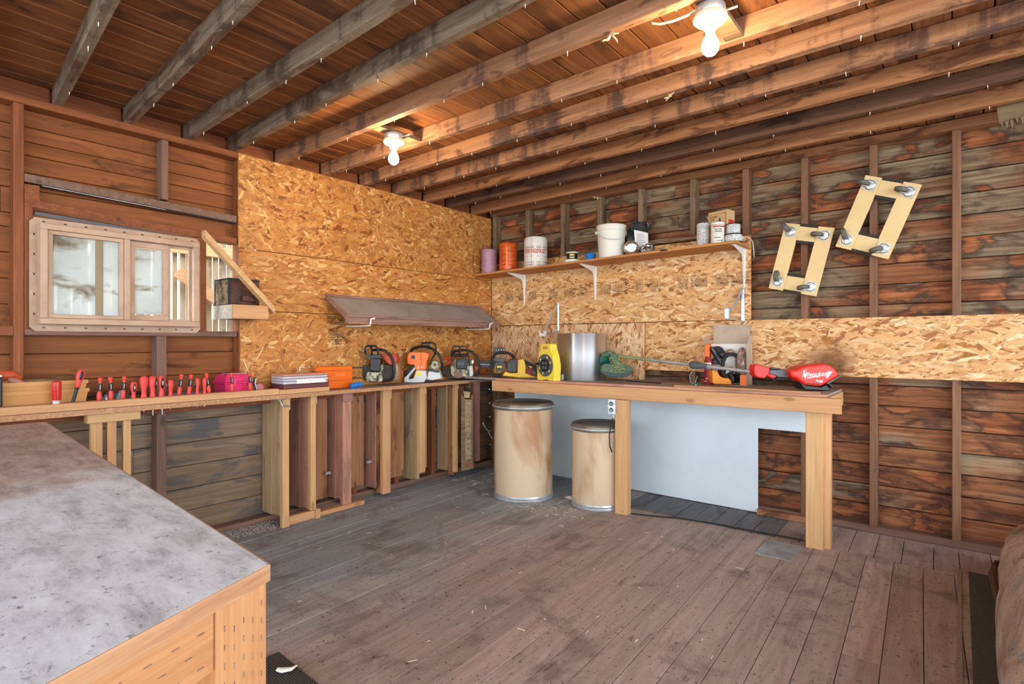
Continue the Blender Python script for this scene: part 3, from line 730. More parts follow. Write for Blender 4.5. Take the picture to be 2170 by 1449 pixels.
board('foot_plate', .152, .19, -2.285, -2.236, .0, .065, 'pine', lb)
board('foot_plate', .13, .168, -2.235, -2.045, .0, .055, 'fir', lb)
board('foot_plate', .152, .19, -2.044, -2.01, .0, .065, 'pine', lb)
board('foot_plate', -.05, .15, -2.0, -1.62, .0, .028, 'top_grey', lb)
board('foot_plate', .115, .16, -2.0, -1.63, .0, .03, 'fir', lb)
# back panels behind the partitions
for y0, y1, zb, zt in ((-2.04, -1.84, .07, .845), (-1.72, -1.52, .10, .845), (-1.02, -.86, .12, .845), (-1.36, -1.12, .1, .845), (-.60, -.40, .09, .845)):
    board('back_panel', -.010, .004, y0, y1, zb, zt, 'fir_dull' if y0 > -1.1 and y0 < -.9 else 'joist_red', lb)
for z in (.30, .46, .62): board('back_panel', -.008, .006, -1.74, -1.69, z, z+.155, 'pine', lb)
for y, z in ((-1.86, .25), (-1.50, .27)): board('metal_plate', .045, .048, y-.02, y+.02, z, z+.018, 'steel', lb)
sp = MB(); q = random.Random(2)
for i in range(26):
    yy = -3.0+i*.035+q.uniform(-.01, .01); sp.cyl((.20+q.uniform(-.03, .03), yy, .8495), (.20, yy+q.uniform(-.004, .004), .838), .003, .001, 5)
o = sp.build('splinters', 'pine', lb); o['kind'] = 'stuff'
MB().tube([(.20, -2.27, .845), (.22, -2.30, .842), (.215, -2.33, .838)], .004, 6).tube([(.19, -2.31, .842), (.215, -2.30, .80), (.215, -2.25, .79)], .006, 6).build('hinge_hook', 'steel', lb)
board('cleat', .165, .225, -3.33, -3.10, .800, .846, 'pine', lb, label='rough yellowish cleat block')
board('cleat', .17, .20, -3.17, -3.135, .30, .799, 'pine', lb); board('cleat', .17, .20, -3.24, -3.20, .30, .799, 'fir', lb); board('cleat', .17, .20, -3.31, -3.26, .30, .799, 'pine', lb)
# shank tips poking through under the rail
for y in (-3.045, -3.00): MB().cyl((.235, y, .849), (.235, y, .815), .0035, .003, 8).build('shank_tip', 'steel', lb)

# chainsaw bar in a pale scabbard board hung on a post under the bench
f = Fig(940, 800, 6.585, 985, 830, 4.93)
t = f.thing('bar_scabbard', 'pale wooden bar holder with a chain edge hung under the left bench', 'bar holder')
f.poly([(245, 230), (300, 300), (300, 1150), (385, 1135), (385, 250), (408, 240), (410, 1270), (245, 1310)], 0, .014).build('frame', 'stud_pale', t)
f.poly([(300, 300), (385, 310), (385, 1136), (300, 1152)], .004, .012).build('back_board', 'fir_dull', t)
f.poly([(303, 1172), (374, 1160), (374, 1222), (303, 1238)], -.001, .003).build('dark_slot', 'stain_frame', t)
m = MB()
for i in range(46):
    z0 = 330+i*17; p = f(352-(i % 2)*6, z0, -.004); m.add(*[(lambda q: (q.v, q.f))(MB().box(p[0]-.006, p[0]+.005, -.006, .002, p[2]-.004, p[2]+.004))][0])
o = m.build('saw_chain', 'grime', t); o['kind'] = 'stuff'
f.tube([(285, 170, -.01), (330, 150, -.012), (360, 170, -.012), (370, 230, -.01), (330, 270, -.008)], .010, 8).build('knotted_strap', 'black_soft', t, smooth=60)
f.poly([(275, 190), (375, 200), (360, 285), (290, 285)], -.03, -.002).build('strap_pad', 'fir_dull', t, bevel=.004)

hk = MB().tube([(.155, -.30, .46), (.162, -.30, .44), (.168, -.285, .42), (.185, -.25, .36), (.20, -.22, .30)], [.007, .005, .004, .004, .004], 8).build('wire_hook', 'steel', smooth=60)
tag(hk, 'bent steel hook on the pink post beside the large drum', 'hook')

# ---- two fibre drums
def drum(x, y, r, h, label):
    t = thing('fibre_drum', label, 'drum', (x, y, 0), 0, 'fibre drums under the back bench')
    r -= .006
    MB().lathe([(r, .03), (r+.001, h*.4), (r, h-.035)], 48).build('barrel', 'drum', t, smooth=40)
    MB().lathe([(r-.01, .0), (r+.004, .001), (r+.007, .010), (r+.002, .02), (r+.006, .030), (r+.001, .042), (r-.004, .042), (r-.004, .012), (r-.01, .010)], 48, cap=False).build('bottom_chime', 'steel', t, smooth=30)
    MB().lathe([(r+.001, h-.052), (r+.006, h-.045), (r+.003, h-.036), (r+.009, h-.028), (r+.009, h-.014), (r+.004, h-.006), (r-.004, h), (r-.012, h-.004), (r-.020, h-.016), (r-.05, h-.020), (.001, h-.017)], 48, cap=False).build('lid', 'lidmetal', t, smooth=30)
    MB().tube([((r+.0125)*math.cos(a*.13), (r+.0125)*math.sin(a*.13), h-.030) for a in range(48)], .007, 8, closed=True).build('clamp_ring', 'steel', t, smooth=60)
    return t
M['lidmetal'] = plain('dusty_lid_metal', srgb(140, 134, 124), .4, .6, mottle=.5, dark=srgb(84, 78, 72), mscale=9)
d1 = drum(.930, -.686, .236, .742, 'taller brown fibre drum with metal rims under the back bench')
d2 = drum(1.514, -.531, .197, .612, 'smaller brown fibre drum tucked behind the middle bench post')
def lever(p, q, parent, mid):
    MB().tube([p, mid, q], [.007, .009, .006], 8, flat=.6).build('ring_lever', 'steel', parent, smooth=60)
lever((.12, -.215, .016), (.27, -.13, .024), d1, (.19, -.18, .02))
lever((-.19, -.08, .016), (-.20, -.25, .02), d2, (-.215, -.15, .02))
sc = MB().prism([(0, 0), (.06, -.02), (.12, .01), (.10, .05), (.03, .05)], 0, .004, 'z').prism([(.02, .01), (.07, .0), (.09, .04), (.05, .05)], .005, .011, 'z').build('paper_scrap', 'paper')
sc.location = (1.22, -.54, .001); tag(sc, 'crumpled white paper scrap on the floor between the drums', 'scrap')

# ---- near worktable
wt = thing('worktable', 'large worktable with a worn grey-white top in the left foreground', 'table', (2.74, -3.698, 0), math.atan2(-.169, 2.304)*1.0+math.pi)
# local x runs back along the long edge to the left bench, local y towards the camera side
L0 = 2.34
MB().prism([(0, 0), (L0, 0), (L0, 1.5), (-.72, 1.5)], .823, .850, 'z').build('table_top', 'tabletop', wt, bevel=.002)
ex, ey = -.38, 1.0
n_ = math.hypot(-.72, 1.5); dx_, dy_ = -.72/n_, 1.5/n_
def alongR(s, inset): return (dx_*s+dy_*inset, dy_*s-dx_*inset)
def legpoly(s0, s1, i0, i1): return [alongR(s0, i0), alongR(s1, i0), alongR(s1, i1), alongR(s0, i1)]
o = MB().box(.0, 1.62, -.0012, .0002, -.8498, -.8232).build('raw_edge', 'ply_edge', wt); o.matrix_basis = frame((0, 0, 0), (dx_, dy_, 0), (dy_, -dx_, 0))
MB().prism([(0, -.0012), (L0, -.0012), (L0, 0), (0, 0)], .8235, .8498, 'z').build('raw_edge', 'ply_edge', wt)
M['incised'] = wood('incised_treated_fir', srgb(214, 166, 118), srgb(184, 126, 80), None, 0, knots=False, axis='z')
M['incised_x'] = wood('incised_treated_rail', srgb(206, 156, 108), srgb(172, 112, 70), None, 0, knots=False)
lg = MB().prism(legpoly(.004, .104, .002, .092), 0, .822, 'z').build('leg', 'incised', wt, bevel=.003)
lg2 = MB().prism(legpoly(1.30, 1.40, .002, .092), 0, .822, 'z').build('leg', 'incised', wt, bevel=.003)
board('leg', 2.20, 2.29, .02, .11, 0, .822, 'incised', wt); board('leg', 2.20, 2.29, 1.35, 1.44, 0, .822, 'incised', wt)
o = MB().box(.106, 1.298, .004, .042, -.822, -.735).build('apron', 'incised_x', wt, bevel=.003); o.matrix_basis = frame((0, 0, 0), (dx_, dy_, 0), (dy_, -dx_, 0))
MB().prism(legpoly(.106, 1.298, .046, .060), .30, .822, 'z').build('side_panel', 'pine', wt)
MB().prism([(.10, .02), (2.19, .02), (2.19, .058), (.10, .058)], .735, .822, 'z').build('apron', 'fir', wt, bevel=.003)
# incision marks on the leg and apron
im = MB()
for s in range(5):
    for k in range(16):
        a, b = .016+s*.0185, .79-k*.028-(s % 2)*.014-(s % 3)*.005
        p = legpoly(a, a+.0011, .0008, .003); im.prism(p, b, b+.009, 'z')
for s in range(28):
    for k in range(3):
        a, b = .125+s*.04+(k % 2)*.02, .752+k*.024; im.prism(legpoly(a, a+.011, .0028, .0045), b, b+.0012, 'z')
o = im.build('incisions', 'joist_grey', wt); o['kind'] = 'stuff'

# ---- boulder at the right edge
bo = MB().ell((0, 0, 0), (1, 1, 1), 30); q = random.Random(8)
from mathutils import noise as mn
vs = []
for v in bo.v:
    p = Vector(v); n = mn.fractal(p*1.3+Vector((3, 1, 2)), .8, 2.0, 4)
    r = 1+.07*n; f2 = 1-.10*math.exp(-((p.y-.74)/.05)**2)
    sx = math.copysign(abs(p.x)**.55, p.x)
    vs.append((sx*.50*r*f2, math.copysign(abs(p.y)**.8, p.y)*1.36*r, (p.z*.40*r*f2)-.02))
bo.v = [(x, y, max(z, -.13)) for x, y, z in vs]
o = bo.build('boulder', 'rock', smooth=80); o.location = (4.222, -1.50, .13)
tag(o, 'lumpy pale stone boulder on the floor at the right edge', 'boulder')
mo = MB().tube([(3.775, -.12, .01), (3.745, -.35, .012), (3.748, -.6, .012), (3.765, -.95, .012), (3.765, -1.4, .014), (3.76, -1.9, .012)], [.012, .016, .015, .012, .014, .013], 8, flat=.5).build('mortar_bead', 'joist_dark', smooth=60)
tag(mo, 'brown mortar bead along the foot of the pale boulder', 'mortar')

# ---- ribbed mat, curled scrap, gravel, blue box on the floor
o = MB().box(0, .95, -.60, 0, .0, .008).build('ribbed_mat', 'mat', bevel=.003); o.location = (1.555, -3.045, .001); o.rotation_euler = (0, 0, R(-3))
tag(o, 'black ribbed rubber mat beside the worktable leg', 'mat')
o = MB().tube([(0, 0, .012), (.02, .008, .012), (.04, .03, .014), (.045, .05, .02)], [.010, .013, .010, .003], 10, flat=.6).build('plastic_curl', 'white', smooth=70); o.location = (1.685, -3.12, .010)
tag(o, 'small white curl of plastic on the black ribbed mat', 'scrap')
gv = MB(); q = random.Random(12)
for i in range(420):
    x, y = q.uniform(-.08, .16), q.uniform(-2.56, -2.25); r = q.uniform(.004, .011)
    gv.add([(x-r, y, 0), (x, y-r, 0), (x+r*.8, y+r*.5, 0), (x+q.uniform(-r, r)*.3, y, r*.9)], [(0, 1, 3), (1, 2, 3), (2, 0, 3)])
o = gv.build('gravel', plain('grey_gravel', srgb(150, 140, 138), .9, mottle=.6, mscale=80)); tag(o, 'scatter of grey gravel at the foot of the left bench', 'gravel', kind='stuff')
o = MB().box(-.06, .06, -.09, .09, 0, .085).build('blue_box', plain('faded_blue_card', srgb(74, 106, 128), .7, mottle=.4, mscale=12), bevel=.004); o.location = (.02, -2.80, .0); o.rotation_euler = (0, 0, R(14))
tag(o, 'small faded blue box on the floor below the window', 'box')
db = MB()
for i in range(150):
    x, y = q.choice([(q.uniform(.3, 2.9), q.uniform(-2.8, -.6)), (q.uniform(.1, .7), q.uniform(-.7, -.3)), (q.uniform(1.0, 1.5), q.uniform(-1.0, -.75))])
    a = q.uniform(0, 6.3); l = q.uniform(.004, .02); w = q.uniform(.0008, .003)
    c_, s_ = math.cos(a), math.sin(a)
    db.prism([(x-l*c_+w*s_, y-l*s_-w*c_), (x+l*c_+w*s_, y+l*s_-w*c_), (x+l*c_-w*s_, y+l*s_+w*c_), (x-l*c_-w*s_, y-l*s_+w*c_)], .0005, .0016, 'z')
o = db.build('shavings', 'cream'); tag(o, 'pale wood shavings scattered over the floor boards', 'shavings', kind='stuff')

# ---- loose window unit standing in the wall opening
M['stile'] = plain('dusty_olive_stile', srgb(150, 134, 106), .6, mottle=.3, mscale=6)
wi = thing('window_unit', 'dusty vinyl sliding window unit fixed over the left wall opening', 'window', (.0, -3.514, 1.265))
def wf(y0, y1, z0, z1, t, x0, x1):
    m = MB(); m.box(x0, x1, y0, y1, z0, z0+t).box(x0, x1, y0, y1, z1-t, z1).box(x0, x1, y0, y0+t, z0+t, z1-t).box(x0, x1, y1-t, y1, z0+t, z1-t); return m
fm = MB(); c_ = .022
fl_out = [(0+c_, 0), (.798-c_, 0), (.798, c_), (.798, .572-c_), (.798-c_, .572), (c_, .572), (0, .572-c_), (0, c_)]
for a, b, c, d in ((0, .798, 0, .05), (0, .798, .522, .572)): fm.prism([(a+c_*(1 if 1 else 0), c if c < .3 else d), (b-c_, c if c < .3 else d), (b, c+c_ if c < .3 else d-c_), (b, d if c < .3 else c), (a, d if c < .3 else c), (a, c+c_ if c < .3 else d-c_)], .002, .006, 'x')
fm.box(.002, .006, 0, .05, .05, .522).box(.002, .006, .748, .798, .05, .522)
fm.build('nail_flange', 'vinyl', wi)
m = MB()
for i in range(9):
    yy = .05+i*.087
    for zz in (.018, .554): m.box(.0062, .007, yy, yy+.012, zz-.003, zz+.003)
for i in range(5):
    zz = .08+i*.1
    for yy in (.018, .78): m.box(.0062, .007, yy-.003, yy+.003, zz, zz+.012)
o = m.build('nail_slots', 'black', wi); o['kind'] = 'stuff'
wf(.030, .768, .035, .537, .030, .007, .075).build('frame', 'vinyl', wi, bevel=.003)
wf(.061, .385, .066, .506, .020, .035, .066).build('fixed_sash', 'vinyl', wi, bevel=.002)
wf(.4145, .6115, .0665, .5055, .030, .02, .045).build('sliding_sash', 'vinyl', wi, bevel=.002)
board('mullion', .012, .074, .386, .414, .066, .506, 'vinyl', wi)
board('mullion', .012, .034, .612, .624, .080, .500, 'vinyl', wi)
wf(.612, .737, .066, .506, .012, .012, .030).build('screen_track', 'vinyl', wi)
MB().box(.040, .043, .081, .2615, .086, .486).build('pane', 'glass', wi)
MB().box(.040, .043, .2965, .365, .086, .486).build('pane', 'glass', wi)
MB().box(.030, .033, .427, .588, .102, .470).build('pane', 'glass', wi)
MB().box(.052, .064, .368, .378, .25, .30).build('latch', 'black', wi)
MB().box(.036, .047, .262, .296, .082, .49).build('meeting_stile', 'stile', wi, bevel=.004)
# ---- slatted screen of weathered boards outside the opening
ss = thing('slat_screen', 'pale weathered board screen standing outside the window opening', 'fence', (-1.5, 0, 0))
q = random.Random(4); y = -3.9; i = 0
M['slat'] = wood('pale_slat', srgb(216, 196, 164), srgb(170, 144, 110), srgb(120, 100, 80), .3)  # one even pale wood tone for most of the slats
while y < 1.4:
    wd = q.choice([.045, .06, .035, .075]); board('slat', q.uniform(-.01, .01), .02, y, y+wd, -.16, 2.6, q.choice(['slat', 'slat', 'fir_dull', 'slat']), ss)
    y += wd+q.choice([.006, .016, .020, .008])
board('rail', .03, .06, -3.9, 1.0, 1.95, 2.04, 'pine', ss); board('rail', .03, .06, -3.9, 1.0, .5, .59, 'pine', ss)
o = MB().prism([(-2.35, 1.75), (-1.75, 1.35), (-1.70, 1.42), (-2.30, 1.83)], .065, .09, 'x').build('brace', 'fir', ss)
# bird-box style cabinet on its bracket shelf with diagonal brace
sh = thing('bracket_shelf', 'small boxed shelf with a blue-speckled top and a diagonal brace', 'shelf', (0, 0, 0))
board('front_board', .185, .20, -2.606, -2.386, 1.352, 1.438, 'fir', sh)
M['paintchip'] = plain('flaking_white_paint', srgb(214, 210, 190), .6, mottle=.5, dark=srgb(170, 160, 130), mscale=30)
M['bluechip'] = plain('blue_paint_chips', srgb(170, 190, 200), .6, mottle=.8, dark=srgb(76, 130, 160), mscale=40)
MB().box(-.10, .184, -2.606, -2.592, 1.352, 1.438).build('end_board', 'paintchip', sh)
MB().box(-.10, .184, -2.591, -2.387, 1.418, 1.436).build('shelf_top', 'bluechip', sh)
MB().box(-.10, .184, -2.591, -2.387, 1.354, 1.362).build('shelf_base', 'stud_pale', sh)
bx0, bx1 = (.005, -2.72, 1.838), (.22, -2.315, 1.412)
dv = Vector((0, 0, .042)); p0, p1 = Vector((.19, -2.760, 1.822)), Vector((.215, -2.352, 1.393))
m = MB().add([p0, p1, p1+dv, p0+dv, p0-Vector((.05, 0, 0)), p1-Vector((.05, 0, 0)), p1+dv-Vector((.05, 0, 0)), p0+dv-Vector((.05, 0, 0))], [(0, 1, 2, 3), (4, 7, 6, 5), (0, 4, 5, 1), (1, 5, 6, 2), (2, 6, 7, 3), (3, 7, 4, 0)])
m.build('brace', 'pine', sh)
cb = thing('keepsake_box', 'small dark bark-faced wooden box standing on the bracket shelf', 'box', (.03, -2.585, 1.4365))
M['bark'] = plain('mossy_bark', srgb(150, 132, 98), .8, mottle=.9, dark=srgb(54, 36, 26), mscale=26, bumpy=.6)
M['bark_dark'] = plain('dark_varnished_board', srgb(94, 50, 32), .5, mottle=.8, dark=srgb(34, 20, 16), mscale=18)
MB().box(-.12, .07, 0, .19, .0, .165).build('box_body', 'bark_dark', cb, bevel=.002)
MB().box(-.11, .06, -.004, -.0005, .005, .160).build('end_panel', 'bark', cb)
m = MB()
for a in ((-.122, .074, -.006, .004, -.0, .008), (-.122, .074, -.006, .004, .160, .170), (.066, .076, -.006, .006, 0, .17), (-.124, -.114, -.006, .006, 0, .17), (.071, .077, 0, .19, 0, .008), (.071, .077, 0, .19, .160, .170)): m.box(*a)
m.build('dark_edging', 'black_soft', cb)
MB().box(.0705, .10, .07, .17, .03, .062).box(.0705, .083, .13, .15, .062, .12).build('front_ledge', 'bark_dark', cb, bevel=.002)

# ---- sloped tray on the left wall
tr = thing('sloped_tray', 'long grey-lined wooden tray sloping out from the left strand board wall', 'tray', (.0, -1.86, 1.38))
Lt = 1.65
pa, pb = (.012, .160), (.262, .010)
M['traygrey'] = plain('dusty_grey_lining', srgb(160, 152, 144), .8, mottle=.4, dark=srgb(128, 120, 112), mscale=6)
M['traywood'] = wood('dusty_pink_tray_wood', srgb(184, 150, 134), srgb(140, 104, 90), srgb(110, 90, 84), .2)
MB().prism([pa, pb, (.257, .002), (.008, .150)], .012, Lt-.012, 'y').build('tray_floor', 'traygrey', tr)
for y0 in (0, Lt-.012): MB().prism([(.004, .176), (.016, .184), (.278, .022), (.272, -.038), (.262, -.038), (.245, .0), (.004, .150)], y0, y0+.012, 'y').build('end_board', 'traywood', tr, bevel=.002)
board('front_rim', .262, .276, .0125, Lt-.0125, .004, .022, 'traywood', tr); board('front_rim', .255, .2755, .0125, Lt-.0125, -.040, -.022, 'traywood', tr)
board('front_panel', .262, .268, .0125, Lt-.0125, -.021, .003, 'traywood', tr)
board('back_rim', .004, .018, .0125, Lt-.0125, .162, .182, 'traywood', tr)
for y0 in (.19, 1.50):
    h_ = MB().tube([(.01, y0-.01, -.052), (.20, y0, -.052), (.285, y0, -.05), (.292, y0, -.03), (.292, y0+.002, -.005), (.30, y0+.03, .002)], .007, 8).build('support_hook', 'white_metal', tr, smooth=60)
# ================================================================== LAMPS
def lamp(x, y, label, b0, b1, z=2.43):
    t = thing('bare_bulb_lamp', label, 'lamp', (x, y, z), 0, 'bare bulbs under the joists')
    MB().lathe([(.052, .0), (.054, -.02), (.044, -.04), (.001, -.04)], 24).build('junction_box', 'steel', t, smooth=40)
    MB().lathe([(.055, -.030), (.060, -.036), (.060, -.046), (.052, -.054), (.030, -.058), (.024, -.066), (.024, -.078), (.021, -.082), (.001, -.082)], 32).build('lampholder', 'cream', t, smooth=40)
    MB().lathe([(.001, -.080), (.0155, -.080), (.0165, -.092), (.015, -.100)], 20, cap=False).build('cap', 'cream', t, smooth=40)
    b = MB().lathe([(.0150, -.100), (.0175, -.106), (.024, -.118), (.0295, -.133), (.0305, -.146), (.027, -.160), (.018, -.171), (.008, -.176), (.001, -.177)], 28, cap=False)
    b.build('bulb', 'bulb', t, smooth=60)
    MB().tube([(0, .03, -.004), (.03, .05, -.002), (.08, .055, .0)], .004, 6).build('feed_wire', 'cream', t)
    m = MB()
    for a in (0.6, 3.74): m.cyl((.045*math.cos(a), .045*math.sin(a), -.052), (.045*math.cos(a), .045*math.sin(a), -.056), .003, n=8)
    o = m.build('screws', 'brass', t); o['kind'] = 'stuff'
    MB().box(-.035, .035, b0, b1, .002, .020).build('mounting_board', 'stud_pale', t)
    return t
lamp(1.02, -2.05, 'bare glowing bulb in a white holder nearer the left wall', -.125, .178)
lamp(2.905, -2.125, 'bare glowing bulb in a white holder at the top edge', -.054, .278)
lw = MB().tube([(2.70, -2.17, 2.426), (2.73, -2.165, 2.414), (2.78, -2.16, 2.410), (2.83, -2.155, 2.414), (2.86, -2.15, 2.424)], .006, 8, flat=.6).build('lamp_cable', 'cream', smooth=60)
tag(lw, 'cream cable looping from the joist to the upper bulb', 'cable')

# ================================================================== SHELF ON wall_back
SZ = lambda x: 1.836+.0187*x          # the shelf climbs a little to the right
shf = thing('wall_shelf', 'long fir shelf climbing slightly along the back wall', 'shelf', (0, 0, 0))
M['shelfwood'] = wood('honey_shelf_fir', srgb(222, 160, 96), srgb(186, 120, 62), None, 0, vary=.05)
MB().prism([(.003, SZ(0)), (2.44, SZ(2.44)), (2.44, SZ(2.44)+.018), (.003, SZ(0)+.018)], -.285, -.004, 'y').build('board', 'shelfwood', shf, bevel=.002)
for i, (x, lb_) in enumerate(((.416, 'left'), (1.183, 'middle'), (2.409, 'right'))):
    t = thing('shelf_bracket', 'white pressed-metal shelf bracket, %s one of three under the long shelf' % lb_, 'bracket', (x, 0, SZ(x)-.001), 0, 'white brackets under the long shelf')
    m = MB()
    m.prism([(-.005, 0), (-.245, 0), (-.245, -.008), (-.06, -.045), (-.035, -.07), (-.012, -.27), (-.005, -.275)], -.0015, .0015, 'x')
    m.build('web', 'white_metal', t)
    MB().prism([(-.016, -.002), (.016, -.002), (.007, -.285), (-.007, -.285)], -.006, -.0035, 'y').build('wall_flange', 'white_metal', t, bevel=.001)
    MB().prism([(-.014, -.250), (.014, -.250), (.014, -.006), (-.014, -.006)], -.003, -.0005, 'z').build('arm_flange', 'white_metal', t)
def R2(name, x, label):
    t = thing(name, label, 'bracket', (x, -.004, 1.56), 0, 'folded metal brackets')
    MB().tube([(0, -.01, 0), (0, -.008, -.25)], .010, 4).build('upright', 'steel', t)
    MB().tube([(0, -.012, -.002), (-.035, -.09, -.16), (-.055, -.15, -.26)], .008, 4).build('stay', 'steel', t)
    MB().tube([(0, -.012, -.25), (-.03, -.08, -.275), (-.055, -.15, -.27)], .007, 4).build('arm', 'steel', t)
    MB().prism([(-.10, -.30), (-.04, -.30), (-.03, -.27), (-.045, -.25), (-.06, -.275), (-.085, -.27), (-.10, -.245)], -.16, -.14, 'y').build('hooked_end', 'white_metal', t, bevel=.002)
R2('folding_bracket', .805, 'folded grey metal bracket above the aluminium cylinder')
t = thing('folding_bracket', 'folded galvanised bracket fixed below the right shelf bracket', 'bracket', (2.405, -.004, 1.60), 0, 'folded metal brackets')
MB().prism([(-.010, 0), (.008, 0), (.012, -.24), (-.014, -.24)], -.012, -.004, 'y').build('upright', 'steel', t, bevel=.001)
MB().tube([(0, -.014, 0), (-.04, -.06, -.12), (-.07, -.09, -.17)], .009, 4).build('stay', 'steel', t)
MB().box(-.098, -.066, -.12, -.09, -.225, -.15).build('clamp_block', 'steel', t, bevel=.003)
MB().tube([(-.08, -.10, -.222), (-.01, -.02, -.236)], .004, 6).build('arm', 'steel', t)

def onshelf(name, label, cat, x, y, group=None): return thing(name, label, cat, (x, y, SZ(x)+.0185), YAW, group)
N = NT('purple_speckled_twine'); g = N.noise(N.coords((1, 1, 3.5)), 60, 4, .7)
M['twine_p'] = N.out(N.ramp(g, [(.35, srgb(120, 96, 140)), (.5, srgb(176, 150, 176)), (.62, srgb(206, 120, 110)), (.72, srgb(200, 190, 210))]), .35)
N = NT('orange_wrapped_twine'); g = N.noise(N.coords((1, 1, 6)), 12, 4, .6)
M['twine_o'] = N.out(N.ramp(g, [(.35, srgb(176, 66, 22)), (.6, srgb(226, 104, 44))]), .22, 0, .5); 
N = NT('grey_speckled_braid'); g = N.noise(N.coords((1, 1, 2)), 90, 3, .7)
M['braid'] = N.out(N.ramp(g, [(.38, srgb(120, 128, 138)), (.52, srgb(214, 216, 218)), (.7, srgb(236, 236, 234))]), .7)
def roll(o, r, h, mat, parent, name='winding'):
    q = random.Random(int(r*1e4)); pr = [(r*.3, 0), (r*.94, .0), (r, .008)]
    k = 6
    for i in range(1, k): pr.append((r*(1-.025*(i % 2)), h*i/k))
    pr += [(r, h-.012), (r*.93, h-.001), (r*.35, h)]
    return MB().lathe(pr, 36).build(name, mat, parent, smooth=50)
t = onshelf('twine_roll', 'purple speckled roll of twine in clear wrap at the left shelf end', 'twine roll', .12, -.17, 'twine rolls on the shelf'); roll(0, .075, .232, 'twine_p', t); MB().lathe([(.02, .2325), (.026, .2335), (.02, .236)], 16).build('core', 'cardboard', t)
t = onshelf('twine_roll', 'bright orange shrink-wrapped roll of twine on the shelf', 'twine roll', .355, -.17, 'twine rolls on the shelf'); roll(0, .0835, .262, 'twine_o', t); MB().lathe([(.02, .2625), (.026, .2635), (.02, .266)], 16).build('core', 'cardboard', t)
t = onshelf('twine_roll', 'large white wrapped twine roll with red lettering on the shelf', 'twine roll', .66, -.155, 'twine rolls on the shelf')
Rw = .104
MB().lathe([(.03, 0), (Rw*.97, 0), (Rw, .006), (Rw, .25), (Rw*.9, .272), (.05, .282), (.03, .280)], 40).build('wrapped_roll', 'white', t, smooth=45)
MB().lathe([(.035, .2805), (.045, .287), (.05, .2835)], 20).build('core', 'cardboard', t)
m = MB(); mr = MB()
def band(mm, z, h, a0, a1, r):
    n = max(2, int((a1-a0)/.12)); vs = []; 
    for i in range(n+1):
        a = a0+(a1-a0)*i/n
        for rr in (r, r+.0006):
            for zz in (z, z+h): vs.append((rr*math.cos(a), rr*math.sin(a), zz))
    fs = []
    for i in range(n):
        o_ = i*4; fs += [(o_, o_+4, o_+5, o_+1), (o_+2, o_+3, o_+7, o_+6), (o_+1, o_+5, o_+7, o_+3), (o_, o_+2, o_+6, o_+4)]
    fs += [(0, 1, 3, 2), (n*4, n*4+2, n*4+3, n*4+1)]
    mm.add(vs, fs)
for a0, a1 in ((-2.75, -1.72), (-1.60, -1.12), (-1.02, -.3)):
    for z, h in ((.185, .002), (.176, .003), (.170, .002), (.098, .002), (.046, .0025), (.040, .0015), (.028, .002), (.018, .003)): band(m, z, h, a0+.04, a1-.04, Rw+.0004)
    band(mr, .120, .042, a0+.05, a0+.09, Rw+.0004); band(mr, .158, .004, a0+.05, a1-.05, Rw+.0004)
o = m.build('printed_lines', 'ink', t); o['kind'] = 'stuff'
o = mr.build('red_print', 'ink_red', t); o['kind'] = 'stuff'
def wraptext(s, r, z, size, mat, parent, a0, step):
    mm = MB()
    for i, c in enumerate(s):
        a = a0+i*step
        if c == ' ': continue
        me = text(c, size, mat, None, frame(((r+.0012)*math.cos(a), (r+.0012)*math.sin(a), z), (-math.sin(a), math.cos(a), 0), (0, 0, 1)), bold=.0006, sx=.7)
        mm.add([tuple(v.co) for v in me.vertices], [tuple(p.vertices) for p in me.polygons]); bpy.data.meshes.remove(me)
    o = mm.build('lettering', mat, parent); o['kind'] = 'stuff'
wraptext('TWINE', Rw, .140, .050, 'ink_red', t, -2.55, .22); wraptext('LNK', Rw, .140, .050, 'ink_red', t, -1.50, .16); wraptext('LO', Rw, .140, .050, 'ink_red', t, -.95, .2)
MB().tube([(-.02, .03, .284), (-.03, -.03, .284), (-.035, -.0985, .262), (-.045, -.105, .12), (-.045, -.105, .0), (-.04, -.118, -.03), (-.06, -.12, -.10), (-.075, -.11, -.16)], .0011, 5).build('loose_strand', 'dark_red', t)
t = onshelf('tub', 'small black-labelled tub on a white lid', 'tub', 1.075, -.20)
MB().lathe([(.045, .028), (.048, .078), (.047, .0785)], 28).build('tub_body', 'black', t, smooth=40)
MB().lathe([(.049, .079), (.052, .080), (.052, .088), (.048, .090), (.001, .089)], 28).build('lid', 'white', t, smooth=40)
m = MB(); band(m, .056, .014, -2.15, -1.35, .0480); m.build('yellow_label', 'yellow', t); m = MB(); band(m, .040, .006, -2.2, -1.3, .0470); m.build('white_print', 'white', t)
t = onshelf('pail_lid', 'loose white plastic lid under the black-labelled tub', 'lid', 1.075, -.20)
MB().lathe([(.068, .0), (.072, .004), (.070, .010), (.066, .012), (.068, .020), (.064, .026), (.001, .0265)], 32).build('disc', 'white', t, smooth=30)
t = onshelf('bowl', 'small blue plastic bowl between lid and bucket', 'bowl', 1.245, -.19)
MB().lathe([(.034, 0), (.040, .01), (.046, .05), (.050, .054), (.047, .056), (.043, .05), (.036, .006), (.001, .005)], 28, cap=False).build('bowl_shell', 'blue', t, smooth=40)
t = onshelf('bucket', 'white plastic bucket with wire bail on the shelf', 'bucket', 1.425, -.165)
MB().lathe([(.001, .0), (.096, .0), (.100, .004), (.112, .215), (.119, .216), (.119, .222), (.116, .224), (.117, .250), (.121, .252), (.121, .262), (.117, .264), (.114, .262), (.112, .22), (.098, .01), (.001, .008)], 44, cap=False).build('bucket_wall', 'white', t, smooth=35)
